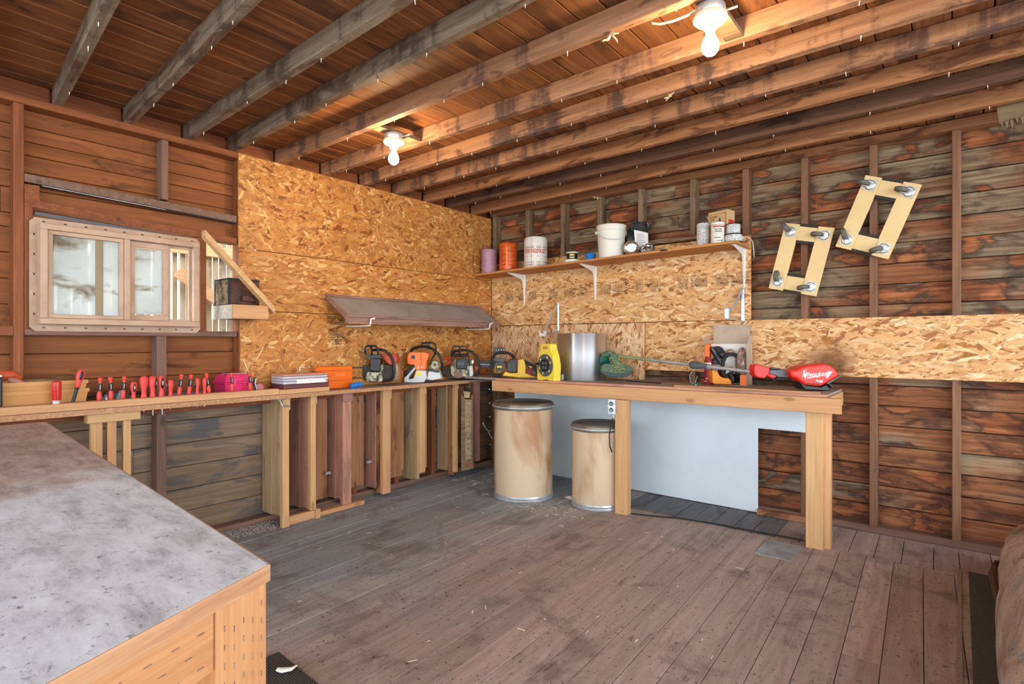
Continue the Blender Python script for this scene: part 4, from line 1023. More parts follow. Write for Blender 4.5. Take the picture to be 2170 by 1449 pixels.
MB().tube([(.118*math.cos(a)*1.0, -.122*abs(math.sin(a))-.004, .208-.072*math.sin(a)) for a in [math.pi*i/16 for i in range(17)]], .0032, 6).build('bail', 'lightgrey', t, smooth=60)
for s in (-1, 1): MB().cyl((.112*s, 0, .208), (.130*s, 0, .208), .012, n=12).build('bail_ear', 'white', t)
t = onshelf('foil_bag', 'crumpled silver-black bag with printed panel behind the bucket', 'bag', 1.605, -.06)
bg_ = MB(); q = random.Random(31); rows = []
for i in range(9):
    z = .0+i*.036; wv = [.075, .085, .088, .088, .086, .084, .080, .078, .07][i]; dp = [.035, .045, .045, .042, .038, .03, .02, .012, .006][i]
    rows.append([(wv*math.cos(2*math.pi*k/18)+q.uniform(-.005, .005)+(.012 if i > 6 else 0), dp*math.sin(2*math.pi*k/18)+q.uniform(-.005, .005), z+q.uniform(-.005, .005)*(i > 0)) for k in range(18)])
vs = [p for r_ in rows for p in r_]; bg_.add(vs, [(i*18+k, i*18+(k+1) % 18, (i+1)*18+(k+1) % 18, (i+1)*18+k) for i in range(8) for k in range(18)]+[tuple(range(17, -1, -1)), tuple(range(8*18, 9*18))])
M['foil_black'] = plain('black_silver_foil', srgb(96, 100, 104), .3, .7, mottle=.8, dark=srgb(24, 24, 26), mscale=14)
bg_.build('bag_body', 'foil_black', t, smooth=30)
MB().prism([(-.03, .06), (.075, .05), (.070, .19), (.03, .20), (-.04, .215)], -.052, -.049, 'y').build('printed_panel', 'paper', t)
m = MB()
for i in range(9): m.box(-.02, .05-.01*(i % 3), -.0535, -.0522, .075+i*.013, .078+i*.013)
o = m.build('fine_print', 'slate', t); o['kind'] = 'stuff'
MB().box(-.072, -.045, -.05, -.046, .06, .10).build('yellow_patch', 'yellow', t)
t = onshelf('floodlight_bulb', 'round silver reflector bulb lying against the white bucket', 'bulb', 1.615, -.185)
rl = MB().lathe([(.001, .0), (.030, -.004), (.052, .0), (.060, .010), (.058, .022), (.040, .045), (.020, .060), (.018, .072), (.001, .074)], 32, cap=False).xf(Matrix.Translation((0, 0, .060)) @ Matrix.Rotation(R(-80), 4, 'X') @ Matrix.Rotation(R(0), 4, 'Y'))
M['mirror'] = plain('silvered_glass', srgb(230, 226, 220), .12, .85)
rl.build('reflector', 'mirror', t, smooth=60)
t = onshelf('foil_wad', 'crumpled ball of silver foil beside the reflector bulb', 'foil', 1.735, -.15)
fw = MB().ell((0, 0, .04), (.055, .04, .040), 9); q = random.Random(6); fw.v = [(x+q.uniform(-.009, .009), y+q.uniform(-.009, .009), max(0, z+q.uniform(-.008, .008))) for x, y, z in fw.v]
M['foil'] = plain('silver_foil', srgb(206, 210, 212), .25, .95)
fw.build('foil_ball', 'foil', t)
o = MB().tube([(0, 0, 0), (.02, 0, .002), (.055, 0, .001)], [.006, .008, .005], 10, flat=.8).build('knob_stub', 'black', smooth=60); o.location = (1.90, -.289, SZ(1.9)+.010); o.rotation_euler = (0, 0, R(0))
tag(o, 'small black stub on the front edge of the long shelf', 'stub')
# right end of the shelf
f = Fig(1490, 420, 13.17, 1532, 516, 3.86)
t = onshelf('carton', 'tan carton with red print standing at the right shelf end', 'box', 2.27, -.14)
MB().box(.0, .155, .0, .09, 0, .255).build('box_body', 'cardboard', t, bevel=.002)
t.rotation_euler = (0, 0, R(-15)); t.location = (2.186, -.100, SZ(2.27)+.0185)
MB().box(.1555, .1568, .012, .08, .05, .185).build('red_panel', 'ink_red', t)
MB().box(.157, .158, .02, .075, .075, .080).box(.157, .158, .02, .075, .088, .093).build('tan_lines', 'cardboard', t)
m = MB(); 
for a, b, c, d in ((.012, .143, .232, .235), (.012, .015, .0, .232), (.140, .143, .0, .232)): m.box(a, b, -.0015, -.0003, c, d)
m.build('red_border', 'ink_red', t)
for i, s_ in enumerate(('POWER', 'STEP', 'EQUIPMENT', 'MULTIPLE', 'CYLINDER')): text(s_, .0150, 'ink', t, frame((.020, -.001, .215-i*.0185), (1, 0, 0), (0, 0, 1)), 'print', align='LEFT', bold=.0003, shear=.1)
MB().prism([(-.03, .24), (-.02, .235), (.0, .19), (.0, .15), (-.006, .19)], .02, .10, 'y').build('open_flap', 'cardboard', t)
MB().prism([(.085, .175), (.092, .205), (.100, .20), (.098, .185), (.108, .180), (.104, .160), (.086, .160)], -.0016, -.0004, 'y').build('tool_drawing', 'ink', t)
t = onshelf('cord_cone', 'tall grey-white speckled cord spool left of the white tub', 'spool', 2.18, -.19); roll(0, .0445, .165, 'braid', t)
MB().tube([(.046, -.005, .09), (.056, -.01, .06), (.050, -.01, .02)], .0015, 6).build('loose_end', 'white', t)
t = onshelf('screw_tub', 'white lidded tub with black and red printing beside the spools', 'tub', 2.299, -.238)
MB().lathe([(.042, 0), (.0445, .003), (.0445, .122), (.040, .126)], 32).build('tub_body', 'white', t, smooth=40)
MB().lathe([(.047, .127), (.047, .142), (.043, .146), (.001, .147)], 32).build('lid', 'white', t, smooth=40)
m = MB(); band(m, .108, .010, -2.6, -.6, .0447); m.build('pink_band', 'ink_red', t)
m = MB(); 
for z in (.064, .056, .048): band(m, z, .0012, -2.3, -1.1, .0447)
o = m.build('rules', 'slate', t); o['kind'] = 'stuff'
wraptext('SUPER', .0447, .092, .017, 'ink', t, -2.30, .22); wraptext('BURNER', .0447, .077, .013, 'ink', t, -2.2, .17); wraptext('SS008', .0447, .034, .013, 'ink', t, -2.3, .19); wraptext('1 08 YDS', .0447, .014, .010, 'ink', t, -2.1, .13)
t = onshelf('braid_reel', 'wide reel of grey braided cord at the shelf end, lower of two', 'reel', 2.385, -.15, 'reels of grey braid at the shelf end')
t.location.x = 2.392; t.location.y = -.190
MB().lathe([(.054, .004), (.059, .014), (.059, .044), (.054, .052)], 32).build('winding', 'braid', t, smooth=40)
for z in (0, .053): MB().lathe([(.061, z), (.062, z+.0015), (.061, z+.0035), (.001, z+.0035)], 32).build('flange', 'black', t)
MB().tube([(.05, -.03, .03), (.085, -.04, .035), (.115, -.045, .0), (.12, -.05, -.06), (.122, -.05, -.11)], .002, 6).build('loose_end', 'white', t)
p = t.location.copy(); p.z += .0575
t = thing('braid_reel', 'narrow reel of grey braided cord stacked upon the wide reel', 'reel', p, YAW, 'reels of grey braid at the shelf end')
MB().lathe([(.044, .003), (.045, .010), (.045, .060), (.044, .066)], 32).build('winding', 'braid', t, smooth=40)
for z in (0, .067): MB().lathe([(.050, z), (.051, z+.0015), (.050, z+.0035), (.001, z+.0035)], 32).build('flange', 'black', t)

# ================================================================== DOLLIES ON wall_back
M['felt'] = plain('dark_felt_strip', srgb(58, 54, 50), .9, mottle=.3, mscale=40)
def dolly(label, origin, ux, uz, Wd, Ht, angs):
    """origin = lower left corner, ux along the short side, uz along the long side"""
    t = bpy.data.objects.new('furniture_dolly', None); COL.objects.link(t); tag(t, label, 'dolly', 'plywood dollies on the back wall')
    t.matrix_world = frame(origin, ux, uz)       # local z points away from the room -> flipped below
    rail = .095
    m = lambda a, b, c, d, z0, z1: MB().box(a, b, c, d, z0, z1)
    m(0, rail, 0, Ht, .0, .018).build('side_board', 'dolly_ply', t, bevel=.0015); m(Wd-rail, Wd, 0, Ht, .0, .018).build('side_board', 'dolly_ply', t, bevel=.0015)
    m(rail+.0005, Wd-rail-.0005, .012, .105, -.004, .015).build('cross_board', 'dolly_ply', t, bevel=.0015); m(rail+.0005, Wd-rail-.0005, Ht-.105, Ht-.012, -.004, .015).build('cross_board', 'dolly_ply', t, bevel=.0015)
    for c in (-.006, .106, Ht-.124, Ht-.011): m(rail+.001, Wd-rail-.001, c, c+.018, -.006, .017).build('felt_strip', 'felt', t)
    for i, (cx, cy) in enumerate(((rail/2, .055), (Wd-rail/2, .055), (rail/2, Ht-.055), (Wd-rail/2, Ht-.055))):
        c = bpy.data.objects.new('caster', None); COL.objects.link(c); c.parent = t
        c.matrix_basis = Matrix.Translation((cx, cy, .018)) @ Matrix.Rotation(angs[i], 4, 'Z')
        MB().box(-.036, .036, -.036, .036, 0, .003).cyl((-.03, -.03, .003), (-.03, -.03, .006), .004, n=8).cyl((.03, -.03, .003), (.03, -.03, .006), .004, n=8).cyl((.03, .03, .003), (.03, .03, .006), .004, n=8).cyl((-.03, .03, .003), (-.03, .03, .006), .004, n=8).xf(Matrix.Rotation(-angs[i], 4, 'Z')).build('mount_plate', 'plate', c)
        MB().lathe([(.030, .003), (.031, .008), (.024, .014), (.001, .016)], 24).prism([(-.016, .012), (.012, .014), (.045, .048), (.034, .056), (-.016, .022)], -.0165, -.0140, 'y').prism([(-.016, .012), (.012, .014), (.045, .048), (.034, .056), (-.016, .022)], .0140, .0165, 'y').build('swivel_fork', 'steel', c, smooth=30)
        wh = MB().lathe([(.006, -.0132), (.030, -.0132), (.037, -.008), (.037, .008), (.030, .0132), (.006, .0132)], 28).xf(Matrix.Translation((.036, 0, .045)) @ Matrix.Rotation(R(90), 4, 'X'))
        wh.build('wheel', 'wheelrub', c, smooth=40)
    return t
M['wheelrub'] = plain('grey_rubber_tyre', srgb(104, 102, 96), .7, mottle=.3, mscale=30)
a = math.atan2(2.021-1.583, 2.696-2.582)
ux = (.2955, 0, -.0725)
dolly('smaller pale plywood dolly with four casters, lower left of the pair', (2.582, -.022, 1.583), (.296, 0, -.072), (.113, 0, .44), .303, .452, (R(100), R(200), R(140), R(185)))
dolly('larger pale plywood dolly with four casters, upper right of the pair', (2.987, -.022, 1.83), (.284, 0, -.11), (.168, 0, .43), .306, .462, (R(125), R(215), R(180), R(182)))

# ================================================================== CHAIN SAWS ON THE LEFT BENCH
def cyl_fins(m, f, x0, x1, zt, zb, d0, d1, n):
    for i in range(n):
        y = zt+(zb-zt)*i/(n-1); m.add(*(lambda q: (q.v, q.f))(f.poly([(x0, y), (x1, y), (x1, y+14), (x0, y+14)], d0, d1)))
    return m
# saw 1: orange scabbard bar to the left
f = Fig(740, 710, 9.864, 809, 810, 4.30)
t = f.thing('chainsaw', 'grimy chainsaw with orange rear cover, leftmost of the saws', 'chainsaw', group='chainsaws on the benches')
f.poly([(380, 770), (670, 775), (700, 960), (640, 978), (380, 975), (330, 930)], -.03, .07).build('crankcase', 'grime', t, bevel=.006)
f.poly([(270, 820), (290, 640), (420, 600), (440, 760), (390, 960), (330, 940)], -.01, .06).build('clutch_cover', 'grime_dark', t, bevel=.006)
f.poly([(445, 500), (470, 480), (640, 490), (660, 520), (640, 740), (610, 760), (440, 745), (425, 720)], -.055, .01).build('muffler', 'black', t, bevel=.006)
m = f.poly([(660, 620), (880, 640), (900, 900), (860, 950), (690, 960)], -.01, .11); cyl_fins(m, f, 720, 900, 660, 900, -.02, .10, 8)
m.build('cylinder_fins', 'grime_dark', t)
f.poly([(630, 660), (690, 610), (710, 660), (690, 760), (640, 770)], -.04, -.008).build('bracket_casting', 'grime', t, bevel=.003)
f.poly([(640, 400), (780, 400), (860, 480), (900, 620), (840, 620), (690, 470)], .02, .10).build('top_cover', 'orange_dirty', t, bevel=.005)
f.poly([(890, 390), (980, 395), (1010, 500), (1000, 600), (910, 560)], .07, .16).build('rear_cover', 'orange_dirty', t, bevel=.005)
f.poly([(970, 580), (1020, 600), (1040, 900), (1000, 950), (900, 965), (900, 640)], .03, .12).build('starter_housing', 'fir_dull', t, bevel=.006)
f.tube([(1040, 680, .12), (1090, 740, .12), (1115, 820, .12), (1100, 880, .12), (1040, 890, .12)], .008).build('rear_handle', 'orange_dirty', t, smooth=60)
f.tube([(500, 310, -.01), (640, 300, -.03), (740, 325, -.045), (840, 400, -.05), (910, 510, -.05), (940, 640, -.05), (945, 780, -.05), (915, 890, -.045), (840, 945, -.035), (700, 965, -.02)], .0105, 12).build('wrap_handle', 'black', t, smooth=60)
m = f.tube([(345, 240, -.06), (400, 222, -.06), (560, 228, -.06), (590, 270, -.06), (605, 400, -.05), (600, 420, -.04), (350, 420, -.04), (335, 330, -.06)], .0075, 8, closed=True)
f2 = f.tube([(450, 235, -.06), (475, 330, -.05), (470, 420, -.04)], .017, 8, flat=.35); m.add(f2.v, f2.f)
m.add(*(lambda q: (q.v, q.f))(f.poly([(345, 400), (640, 420), (700, 480), (380, 480)], -.05, -.01)))
m.build('hand_guard', 'black', t, smooth=40)
M['barsteel'] = plain('speckled_bar_steel', srgb(190, 186, 176), .45, .5, mottle=.6, dark=srgb(80, 78, 72), mscale=50)
class WFig(Fig):
    """same, for outlines that lie parallel to the left wall, in the plane x = xp (local y, z are room y, z)"""
    def __init__(s, ox, oy, sc, xp, y0, z0): s.ox, s.oy, s.sc, s.xp, s.y0, s.z0 = ox, oy, sc, xp, y0, z0
    def yz(s, zx, zy, x=None):
        u = s.ox+zx/s.sc; v = s.oy+zy/s.sc; a = (u-1085.)/1173.; x = s.xp if x is None else x
        w = (x-CAM[0])/(FX[0]+FY[0]*a)
        return (CAM[1]+w*(FX[1]+FY[1]*a)-s.y0, CAM[2]-(v-724.5)/1173.*w-s.z0)
    def poly(s, pts, a, b): return MB().prism([s.yz(x, y, s.xp+b) for x, y in pts], a, b, 'x')
wf_ = WFig(740, 710, 9.864, .10, 0, 0); q0 = at(809, 810, 4.30)
Mi = (Matrix.Translation(q0) @ Matrix.Rotation(YAW, 4, 'Z')).inverted()
bar = wf_.poly([(60, 690), (330, 690), (330, 880), (60, 890)], .0, .005); bar.v = [(x+.10, y-(.25 if y < -1.58 else 0), z) for x, y, z in bar.v]
bar.xf(Mi).build('guide_bar', 'barsteel', t)
m = MB()
for i in range(20):
    for y in (682, 893):
        k_ = wf_.poly([(80+i*12, y-9), (89+i*12, y-9), (90+i*12, y+9), (80+i*12, y+9)], -.002, .007); m.add([(x+.10, yy, z) for x, yy, z in k_.v], k_.f)
o = m.xf(Mi).build('chain', 'black', t); o['kind'] = 'stuff'
t = thing('bar_cover', 'bright orange plastic scabbard over the leftmost saw bar', 'scabbard', (.085, -1.85, .8755))
wf_ = WFig(555, 740, 9.864, .085, -1.85, .8755)
b_ = wf_.poly([(1120, 455), (1190, 372), (1890, 350), (1900, 640), (1845, 805), (1400, 835), (1395, 560)], .0, .035); b_.v = [(x, y, max(z, 0)) for x, y, z in b_.v]
b_.build('cover_body', 'orange', t, bevel=.004)
for P4 in ([(1140, 448), (1880, 430), (1880, 440), (1140, 462)], [(1410, 660), (1885, 620), (1885, 630), (1410, 672)]): wf_.poly(P4, .035, .038).build('moulded_line', 'orange_dirty', t)
M['orange_pale'] = plain('worn_orange_edge', srgb(244, 150, 96), .4)
p = wf_.yz(1640, 530, .12); text('STIHL', .034, 'orange_pale', t, frame((.0365, p[0], p[1]), (0, 1, .0), (0, 0, 1)), 'moulded_letters', ext=.001, shear=.15, bold=.0004)

# saw 2: big orange filter box facing the room
f = Fig(740, 710, 9.864, 897, 812, 4.60)
t = f.thing('chainsaw', 'clean grey and orange chainsaw, second from the left', 'chainsaw', group='chainsaws on the benches')
f.poly([(1210, 560), (1200, 470), (1240, 375), (1290, 350), (1500, 352), (1500, 740), (1400, 735), (1370, 700), (1340, 640), (1210, 600)], -.06, .03).build('filter_cover', 'orange', t, bevel=.008)
f.poly([(1501, 352), (1640, 370), (1670, 420), (1620, 560), (1600, 720), (1501, 742)], -.055, .03).build('filter_cover_side', 'orange', t, bevel=.005)
MB().cyl(f(1338, 458, -.066), f(1338, 458, -.058), .0165, n=20).build('filter_knob', 'black', t, smooth=40)
f.poly([(1150, 985), (1150, 880), (1190, 860), (1340, 650), (1390, 700), (1240, 880), (1240, 930), (1340, 905), (1400, 735), (1600, 740), (1620, 900), (1560, 985), (1330, 992)], -.06, .01).build('rear_casting', 'lightgrey', t, bevel=.004)
f.poly([(1150, 760), (1190, 735), (1320, 615), (1370, 620), (1370, 660), (1210, 840), (1160, 880)], -.066, .016).build('rear_grip', 'black', t, bevel=.006)
f.poly([(1620, 930), (1660, 750), (1780, 700), (1880, 760), (1930, 905), (1740, 945)], -.03, .08).build('sprocket_cover', 'lightgrey', t, bevel=.006)
f.poly([(1700, 560), (1790, 530), (1860, 570), (1870, 700), (1700, 700)], .0, .10).build('muffler_shell', 'grime', t, bevel=.006)
f.poly([(1640, 700), (1700, 705), (1880, 745), (1880, 780), (1840, 785), (1640, 745)], -.045, -.033).build('catch_bar', 'black', t, bevel=.003)
f.tube([(1290, 340, .06), (1350, 270, .05), (1480, 240, .03), (1620, 245, .0), (1740, 290, -.03), (1850, 380, -.045), (1920, 500, -.05), (1945, 620, -.045), (1930, 700, -.03)], .0115, 12).build('wrap_handle', 'black', t, smooth=60)
m = f.tube([(1515, 230, .03), (1525, 165, .03), (1740, 155, .03), (1800, 200, .03), (1815, 290, .02), (1790, 400, .0), (1740, 480, -.02), (1690, 600, -.03)], .0075, 8)
g_ = f.poly([(1610, 160), (1690, 160), (1680, 300), (1620, 300)], .025, .04); m.add(g_.v, g_.f); m.build('hand_guard', 'black', t, smooth=40)
f.poly([(1390, 770), (1510, 765), (1510, 845), (1395, 850)], -.0625, -.0605).build('yellow_sticker', 'paleyellow', t)
f.poly([(1600, 945), (1720, 940), (1710, 975), (1640, 985), (1590, 975)], -.03, .02).build('front_foot', 'black', t, bevel=.003)
for x in (1440, 1515): f.poly([(x-12, 650), (x+12, 650), (x+10, 700), (x-10, 700)], -.063, -.0605).build('white_mark', 'white', t)
f.tube([(1960, 500, .10), (2120, 470, .09), (2130, 560, .09), (1990, 620, .1)], .02, 8, flat=.6).build('tank_neck', 'orange_dirty', t, smooth=60)

# saw 3
f = Fig(930, 710, 9.864, 977, 802, 4.93)
t = f.thing('chainsaw', 'grimy cream chainsaw with black muffler facing out, third from left', 'chainsaw', group='chainsaws on the benches')
f.poly([(290, 560), (330, 500), (640, 500), (700, 640), (720, 860), (640, 905), (330, 905), (250, 820), (240, 640)], -.02, .10).build('crankcase', 'grime', t, bevel=.008)
f.poly([(370, 490), (560, 480), (590, 520), (585, 700), (550, 720), (370, 715), (360, 690)], -.06, -.018).build('muffler', 'black', t, bevel=.007)
f.poly([(385, 560), (530, 560), (530, 640), (385, 640)], -.0625, -.0605).build('muffler_plate', 'slate', t, bevel=.001)
f.poly([(320, 760), (490, 765), (490, 900), (330, 900)], -.03, .0).build('brown_stained_cover', 'traywood', t, bevel=.004)
f.poly([(630, 650), (700, 640), (720, 800), (700, 870), (640, 870)], -.03, .02).build('sprocket_cover', 'lightgrey', t, bevel=.006)
f.poly([(50, 680), (160, 640), (250, 680), (260, 860), (150, 880), (50, 800)], .0, .05).build('dirty_spikes', 'grime_dark', t, bevel=.006)
f.tube([(285, 380, .0), (330, 340, -.01), (440, 315, -.02), (600, 318, -.04), (700, 360, -.05), (790, 450, -.055), (835, 570, -.055), (845, 700, -.055), (810, 800, -.05), (740, 870, -.045), (620, 895, -.04), (480, 900, -.03)], .0105, 12).build('wrap_handle', 'black', t, smooth=60)
m = f.tube([(265, 460, -.05), (265, 360, -.06), (305, 235, -.07), (565, 235, -.07), (610, 360, -.06), (625, 500, -.05), (640, 640, -.04)], .0065, 8)
for q_ in ([(435, 240, -.07), (435, 330, -.07), (440, 430, -.055)], [(270, 400, -.055), (610, 400, -.055)], [(270, 440, -.05), (615, 440, -.05)]): k_ = f.tube(q_, .0075, 8); m.add(k_.v, k_.f)
m.build('hand_guard', 'black', t, smooth=40)
f.poly([(850, 545), (1420, 545), (1420, 690), (850, 660)], .085, .090).build('guide_bar', 'black', t)
p = f(960, 615, .0835); text('POWER MADE', .0175, 'milky', t, frame(p, (1, 0, -.06), (0, 0, 1)), 'bar_print', bold=.0002)
m = MB()
for i in range(36): 
    for y in (538, 660+i*.8): m.add(*(lambda q: (q.v, q.f))(f.poly([(690+i*16, y-12), (700+i*16, y-12), (702+i*16, y+10), (690+i*16, y+10)], .083, .093)))
o = m.build('chain', 'black', t); o['kind'] = 'stuff'
f.poly([(740, 640), (840, 650), (840, 740), (745, 760)], .07, .10).build('rear_tank', 'orange_dirty', t, bevel=.004)
f.poly([(680, 540), (720, 520), (730, 560), (700, 610)], .0, .02).build('tension_bracket', 'steel', t)

# saw 4: yellow cordless saw lying at the bench corner
f = Fig(930, 710, 9.864, 1092, 798, 4.78)
t = f.thing('chainsaw', 'yellow and black cordless chainsaw lying at the bench corner', 'chainsaw', group='chainsaws on the benches')
f.poly([(1330, 850), (1390, 760), (1460, 790), (1640, 790), (1640, 520), (1760, 500), (1800, 560), (1815, 700), (1810, 800), (2060, 880), (2070, 905), (1700, 890)], -.03, .07).build('body', 'yellow', t, bevel=.005)
f.poly([(1430, 600), (1480, 510), (1640, 495), (1650, 560), (1635, 780), (1470, 775), (1425, 720)], -.05, .05).build('motor_vent', 'black', t, bevel=.006)
for x in (1460, 1555): f.poly([(x, 600), (x+20, 600), (x+20, 740), (x, 740)], -.053, -.0505).build('vent_rib', 'slate', t)
MB().cyl(f(1290, 660, -.03), f(1290, 660, .03), .045, n=28).build('sprocket_knob', 'black', t, smooth=40)
f.poly([(1215, 645), (1320, 645), (1320, 680), (1215, 680)], -.034, -.031).build('knob_grip', 'yellow', t)
f.tube([(1160, 840, -.04), (1110, 800, -.04), (1095, 640, -.04), (1120, 480, -.03), (1190, 390, -.02), (1300, 365, .0), (1430, 365, .02), (1520, 410, .04), (1570, 480, .05)], .0125, 12).build('wrap_handle', 'black_soft', t, smooth=60)
f.tube([(1110, 790, -.04), (1150, 840, -.04), (1230, 850, -.03), (1310, 845, -.02)], .0125, 12).build('handle_foot', 'black_soft', t, smooth=60)
f.poly([(1770, 530), (1820, 530), (2040, 640), (2130, 720), (2110, 880), (2060, 890), (2040, 760), (1900, 670), (1800, 600)], -.02, .03).build('rear_handle', 'black_soft', t, bevel=.006)
f.poly([(1830, 720), (1950, 710), (1960, 830), (1830, 830)], .0, .04).build('trigger', 'dark_red', t, bevel=.004)
f.poly([(1950, 730), (2040, 760), (2040, 840), (1955, 835)], .0, .035).build('lock_off', 'slate', t, bevel=.004)
f.poly([(1885, 645), (1950, 660), (1945, 685), (1885, 665)], -.0225, -.0205).build('yellow_mark', 'paleyellow', t)
f.poly([(1150, 300), (1190, 260), (1370, 260), (1395, 300), (1390, 400), (1330, 400), (1130, 390)], .02, .03).build('chain_brake_guard', 'black', t, bevel=.003)
m = MB()
for x in (1200, 1255, 1310, 1360): 
    k_ = MB().cyl(f(x, 310, .019), f(x, 310, .0195), .0055, n=10); m.add(k_.v, k_.f)
o = m.build('guard_holes', 'pine', t); o['kind'] = 'stuff'
f.poly([(1150, 480), (1390, 480), (1380, 560), (1160, 560)], .03, .06).build('side_casting', 'slate', t, bevel=.004)
f.tube([(1440, 340, -.034), (1400, 480, -.045), (1400, 600, -.045), (1340, 780, -.045), (1290, 870, -.05)], .0012, 5).build('string', 'orange_dirty', t)
f.tube([(1200, 590, -.04), (1170, 680, -.045), (1180, 780, -.045), (1240, 780, -.045), (1300, 740, -.045)], .0018, 5).build('tangled_cord', 'yellow', t)

o = MB().tube([(1.63, -.02, 1.999), (1.80, -.022, 2.003), (1.98, -.02, 2.002), (2.14, -.02, 2.006)], [.016, .022, .018, .021], 8).build('weathered_stick', 'char'); tag(o, 'weathered charred stick lying on the panel edge behind the shelf', 'stick')
# ================================================================== SMALL THINGS ON THE LEFT BENCH
ZL = .8745
def openbox(y0, y1, x0, x1, h, t, fl, lip, m=None):
    """moulded tote: tapered walls, floor and a rolled rim"""
    m = m or MB(); cx, cy = (x0+x1)/2, (y0+y1)/2
    def ring(k, z): return [(cx+(x0-cx)*k, cy+(y0-cy)*(1-(1-k)*.5), z), (cx+(x1-cx)*k, cy+(y0-cy)*(1-(1-k)*.5), z), (cx+(x1-cx)*k, cy+(y1-cy)*(1-(1-k)*.5), z), (cx+(x0-cx)*k, cy+(y1-cy)*(1-(1-k)*.5), z)]
    seq = [ring(fl, 0), ring(1, h), ring(1+lip, h+.002), ring(1+lip, h-.010), ring(1+lip*1.3, h-.010), ring(1+lip*1.3, h+.008), ring(1-.03, h+.008), ring(fl-.04, .006)]
    vs = [p for r_ in seq for p in r_]
    fs = [(i*4+k, i*4+(k+1) % 4, i*4+4+(k+1) % 4, i*4+4+k) for i in range(len(seq)-1) for k in range(4)]+[(0, 1, 2, 3), (28, 29, 30, 31)]
    return m.add(vs, fs)
t = thing('tote', 'tan plastic tote, lower of two nested at the left end of the bench', 'tote', (0, 0, ZL), 0, 'nested tan totes')
openbox(-3.74, -3.315, .012, .178, .095, .003, .86, .03).build('tote_shell', 'tote', t, smooth=30, bevel=.003)
t = thing('tote', 'tan plastic tote, upper of two nested at the left end of the bench', 'tote', (0, 0, ZL+.022), 0, 'nested tan totes')
openbox(-3.75, -3.32, .016, .176, .115, .003, .82, .03).build('tote_shell', 'tote', t, smooth=30, bevel=.003)
o = MB().ell((0, 0, 0), (.06, .10, .035), 10).build('cloth_pad', plain('olive_cloth', srgb(150, 132, 98), .9), smooth=60); o.location = (.10, -3.50, ZL+.120); tag(o, 'folded olive cloth lying in the upper tan tote', 'cloth')
o = MB().ell((0, 0, 0), (.045, .06, .03), 10).build('brown_glove', plain('brown_suede', srgb(112, 72, 44), .9), smooth=60); o.location = (.07, -3.385, ZL+.142); tag(o, 'brown suede glove in the right end of the upper tote', 'glove')
t = thing('saw_handle', 'orange-brown pistol handle resting across the tan totes', 'tool', (.13, -3.62, ZL+.135))
MB().tube([(0, -.06, .03), (.01, -.02, .045), (.01, .02, .045), (.005, .05, .028)], [.020, .024, .022, .012], 12).build('grip', 'orange_dirty', t, smooth=60)
MB().tube([(.008, .01, .03), (.015, .05, .0), (.01, .11, -.03)], [.018, .018, .014], 10).build('handle_tail', 'fir_red', t, smooth=60)
t = thing('black_case', 'black upright box cut by the left picture edge', 'case', (.19, -3.70, ZL+.04))
MB().box(-.03, .03, -.06, .056, 0, .135).build('case_body', 'black', t, bevel=.006)
MB().box(-.03, .03, -.06, .054, .1355, .145).build('case_top', 'cream', t, bevel=.003)

RT = .9135
def thin_driver(y, lean, label, h=.115, base=True):
    t = thing('precision_screwdriver', label, 'screwdriver', (.222, y, RT), 0, 'thin red and black screwdrivers in the rail')
    t.rotation_euler = (R(lean), 0, 0)
    MB().lathe([(.006, .0), (.0095, .003), (.0115, .020), (.0105, .036), (.0075, .047)], 14).build('lower_grip', 'tool_red', t, smooth=50)
    MB().lathe([(.0072, .0475), (.0078, .052), (.0078, .083), (.0070, .086)], 12).build('black_sleeve', 'black', t, smooth=40)
    MB().lathe([(.0070, .0865), (.0080, .09), (.0080, h-.014), (.0105, h-.010), (.0110, h-.003), (.0095, h), (.001, h)], 14).build('swivel_cap', 'tool_red', t, smooth=40)
    MB().cyl((0, 0, -.001), (0, 0, -.06), .002, n=8).build('shank', 'steel', t)
    MB().box(.0076, .0084, -.0012, .0012, .054, .080).build('size_mark', 'white', t)
def fat_driver(y, k, turn, label, mat='tool_red', wide=1.0):
    t = thing('screwdriver', label, 'screwdriver', (.222, y, RT), R(turn), 'stubby red-handled screwdrivers in the rail')
    pr = [(.0135, 0), (.0150, .003), (.0130, .012), (.0115, .026), (.0130, .042), (.0185, .064), (.0200, .082), (.0185, .100), (.012, .110), (.001, .112)]
    g_ = MB().lathe([(r_*k*wide, z*k) for r_, z in pr], 20); g_.build('grip', mat, t, smooth=60)
    o = MB().ell((.0165*k*wide, 0, .072*k), (.0065*k, .0088*k, .030*k), 8).build('black_inlay', 'black', t, smooth=60)
    MB().box(.0228*k*wide, .0236*k*wide, -.0018, .0018, .062*k, .082*k).build('size_mark', 'white', o)
    MB().cyl((0, 0, -.001), (0, 0, -.075), .003, n=8).build('shank', 'steel', t)
t = thing('screwdriver', 'clear red fluted acetate screwdriver handle at the left of the rail', 'screwdriver', (.222, -3.452, RT-.012))
m = MB(); n = 24; vs = []
for z, r_ in ((.028, .019), (.035, .0200), (.115, .0200), (.119, .017)):
    for k in range(n): a = 2*math.pi*k/n; rr = r_*(1-.10*(k % 4 == 0)); vs.append((rr*math.cos(a), rr*math.sin(a), z))
m.add(vs, [(i*n+k, i*n+(k+1) % n, (i+1)*n+(k+1) % n, (i+1)*n+k) for i in range(3) for k in range(n)]+[tuple(range(n-1, -1, -1)), tuple(range(3*n, 4*n))])
m.build('fluted_grip', 'acetate', t, smooth=30)
MB().lathe([(.015, .010), (.013, .018), (.0185, .0275)], 20).build('clear_collar', 'milky', t, smooth=40)
t = thing('screwdriver', 'tall screwdriver with long black shaft and red grip beside the totes', 'screwdriver', (.222, -3.388, RT))
t.rotation_euler = (R(-13), 0, R(0))
